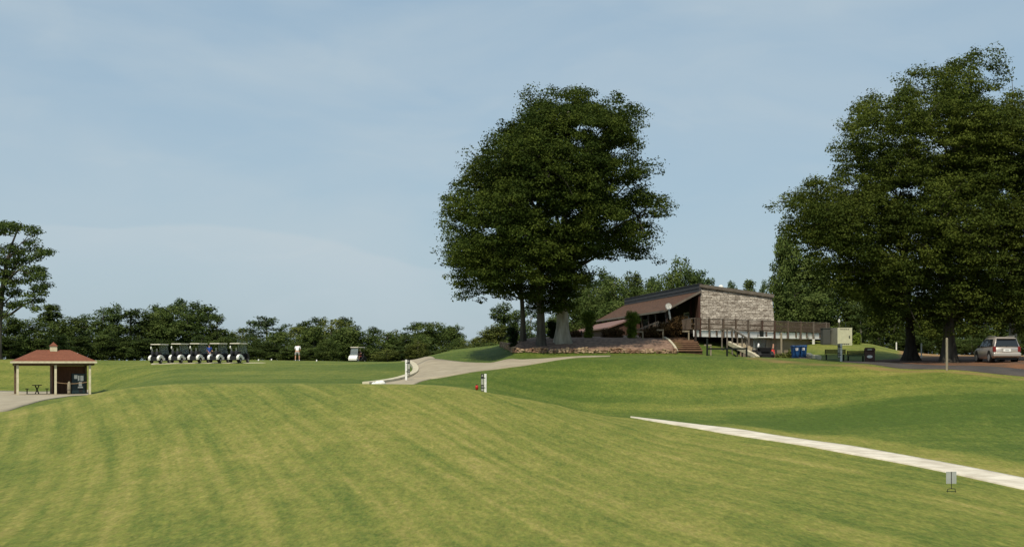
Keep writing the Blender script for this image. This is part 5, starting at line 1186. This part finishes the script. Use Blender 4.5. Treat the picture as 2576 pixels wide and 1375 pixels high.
# ================================================================== parked silver car
p=on(2533,96.4)+Vector((0,0,.04)); SV=thing('parked_car',p,R(-1),'champagne silver sport utility car parked on red clay, seen from behind','car')
def loft(stations, prof):
    """stations along y; prof(station) -> ring of (x,z) points, right side then mirrored"""
    b=MB(); rings=[]
    for s in stations:
        r=prof(s); r=r+[(-x,z) for x,z in reversed(r)]; rings.append([(x,s[0],z) for x,z in r])
    n=len(rings[0]); vs=[v for r in rings for v in r]; fs=[(i*n+k,i*n+(k+1)%n,(i+1)*n+(k+1)%n,(i+1)*n+k) for i in range(len(rings)-1) for k in range(n)]
    fs+=[tuple(range(n)),tuple(range(len(rings)*n-1,(len(rings)-1)*n-1,-1))]; return b.add(vs,fs)
# y, half width, bottom, belt height
body=[(-.02,.80,.42,.98),(.04,.88,.36,1.02),(.35,.905,.30,1.04),(.9,.915,.26,1.03),(2.5,.915,.26,1.0),(3.5,.91,.26,.98),(3.9,.89,.28,.93),(4.4,.84,.32,.84),(4.62,.74,.38,.70)]
o=loft(body,lambda s:[(s[1]*.90,s[2]),(s[1]*.985,s[2]+.12),(s[1],(s[2]+s[3])/2),(s[1]*.985,s[3]-.06),(s[1]*.93,s[3])]).build('body',M['carpaint'],SV,smooth=True)
gh=[(.02,.84,.83,1.00,1.09),(.13,.845,.72,1.02,1.46),(.24,.85,.69,1.02,1.65),(.6,.86,.70,1.02,1.70),(1.6,.86,.70,1.0,1.71),(2.4,.86,.68,1.0,1.66),(3.35,.84,.76,.98,1.02)]
cab=loft(gh,lambda s:[(s[1],s[3]-.02),(s[1]*.5+s[2]*.5,(s[3]+s[4])/2),(s[2],s[4]-.07 if s[4]-s[3]>.2 else s[4]-.01),(s[2]*.88,s[4])]).build('cabin',M['carpaint'],SV,smooth=True)
# glass panels standing a little proud
def panel(pts,name,m_,par,th=.012):
    q=MB(); q.add(pts,[tuple(range(len(pts)))]); o=q.build(name,m_,par); s_=o.modifiers.new('thick','SOLIDIFY'); s_.thickness=th; s_.offset=0; return o
panel([(-.76,-.015,1.07),(.76,-.015,1.07),(.64,.15,1.57),(-.64,.15,1.57)],'rear_window',M['darkglass'],SV)
for s in (-1,1):
    panel([(s*.872,.42,1.08),(s*.876,1.28,1.07),(s*.755,1.28,1.55),(s*.745,.48,1.54)],'side_window',M['darkglass'],SV); panel([(s*.876,1.36,1.07),(s*.876,2.14,1.06),(s*.750,2.10,1.55),(s*.757,1.36,1.56)],'side_window',M['darkglass'],SV); panel([(s*.876,2.22,1.06),(s*.872,3.0,1.05),(s*.775,2.55,1.46),(s*.748,2.20,1.54)],'side_window',M['darkglass'],SV)
    q=MB(); q.box(.70 if s>0 else -.90,.90 if s>0 else -.70,-.035,.16,.70,1.06); q.build('tail_light',M['taillight'],SV,bevel=.03)
    q=MB(); q.ell((s*.98,2.86,1.10),(.10,.06,.075)); q.build('mirror',M['black'],SV,smooth=True)
    q=MB(); q.tube([(s*.63,.45,1.75),(s*.64,1.4,1.77),(s*.62,2.3,1.73)],.018,n=6); q.build('roof_rail',M['graymetal'],SV)
    for y in (.86,3.62):
        q=MB(); q.tube([(s*.60,y,.42),(s*.921,y,.42)],.40,n=22); q.build('wheel_arch',M['black'],SV)
        w_=MB(); w_.tube([(s*.68,y,.34),(s*.70,y,.34),(s*.92,y,.34),(s*.935,y,.34)],[.28,.34,.34,.29],n=24); w_=w_.build('wheel',M['rubber'],SV); r_=MB(); r_.tube([(s*.93,y,.34),(s*.942,y,.34)],.22,n=20); rr_=r_.build('rim',M['rim'],w_)
q=MB(); q.box(-.90,.90,-.14,.30,.40,.66); q.build('rear_bumper',M['carpaint'],SV,bevel=.06)
q=MB(); q.box(-.70,.70,.12,.6,.20,.395); q.build('underbody',M['black'],SV)
q=MB(); q.box(-.36,.36,-.04,-.028,.70,.94); rc_=q.build('plate_recess',M['carpaint'],SV); q=MB(); q.box(-.24,.24,-.055,-.042,.73,.90); pl=q.build('licence_plate',M['paper'],rc_); q=MB(); q.box(-.12,.12,-.060,-.056,.78,.85); q.build('plate_mark',M['graymetal'],pl)
q=MB(); q.bar((-.05,-.02,1.05),(.16,.02,1.16),.02); q.build('wiper',M['black'],SV)
q=MB(); q.box(-.60,.60,-.02,.14,1.57,1.60); q.build('rear_spoiler',M['carpaint'],SV,bevel=.01)
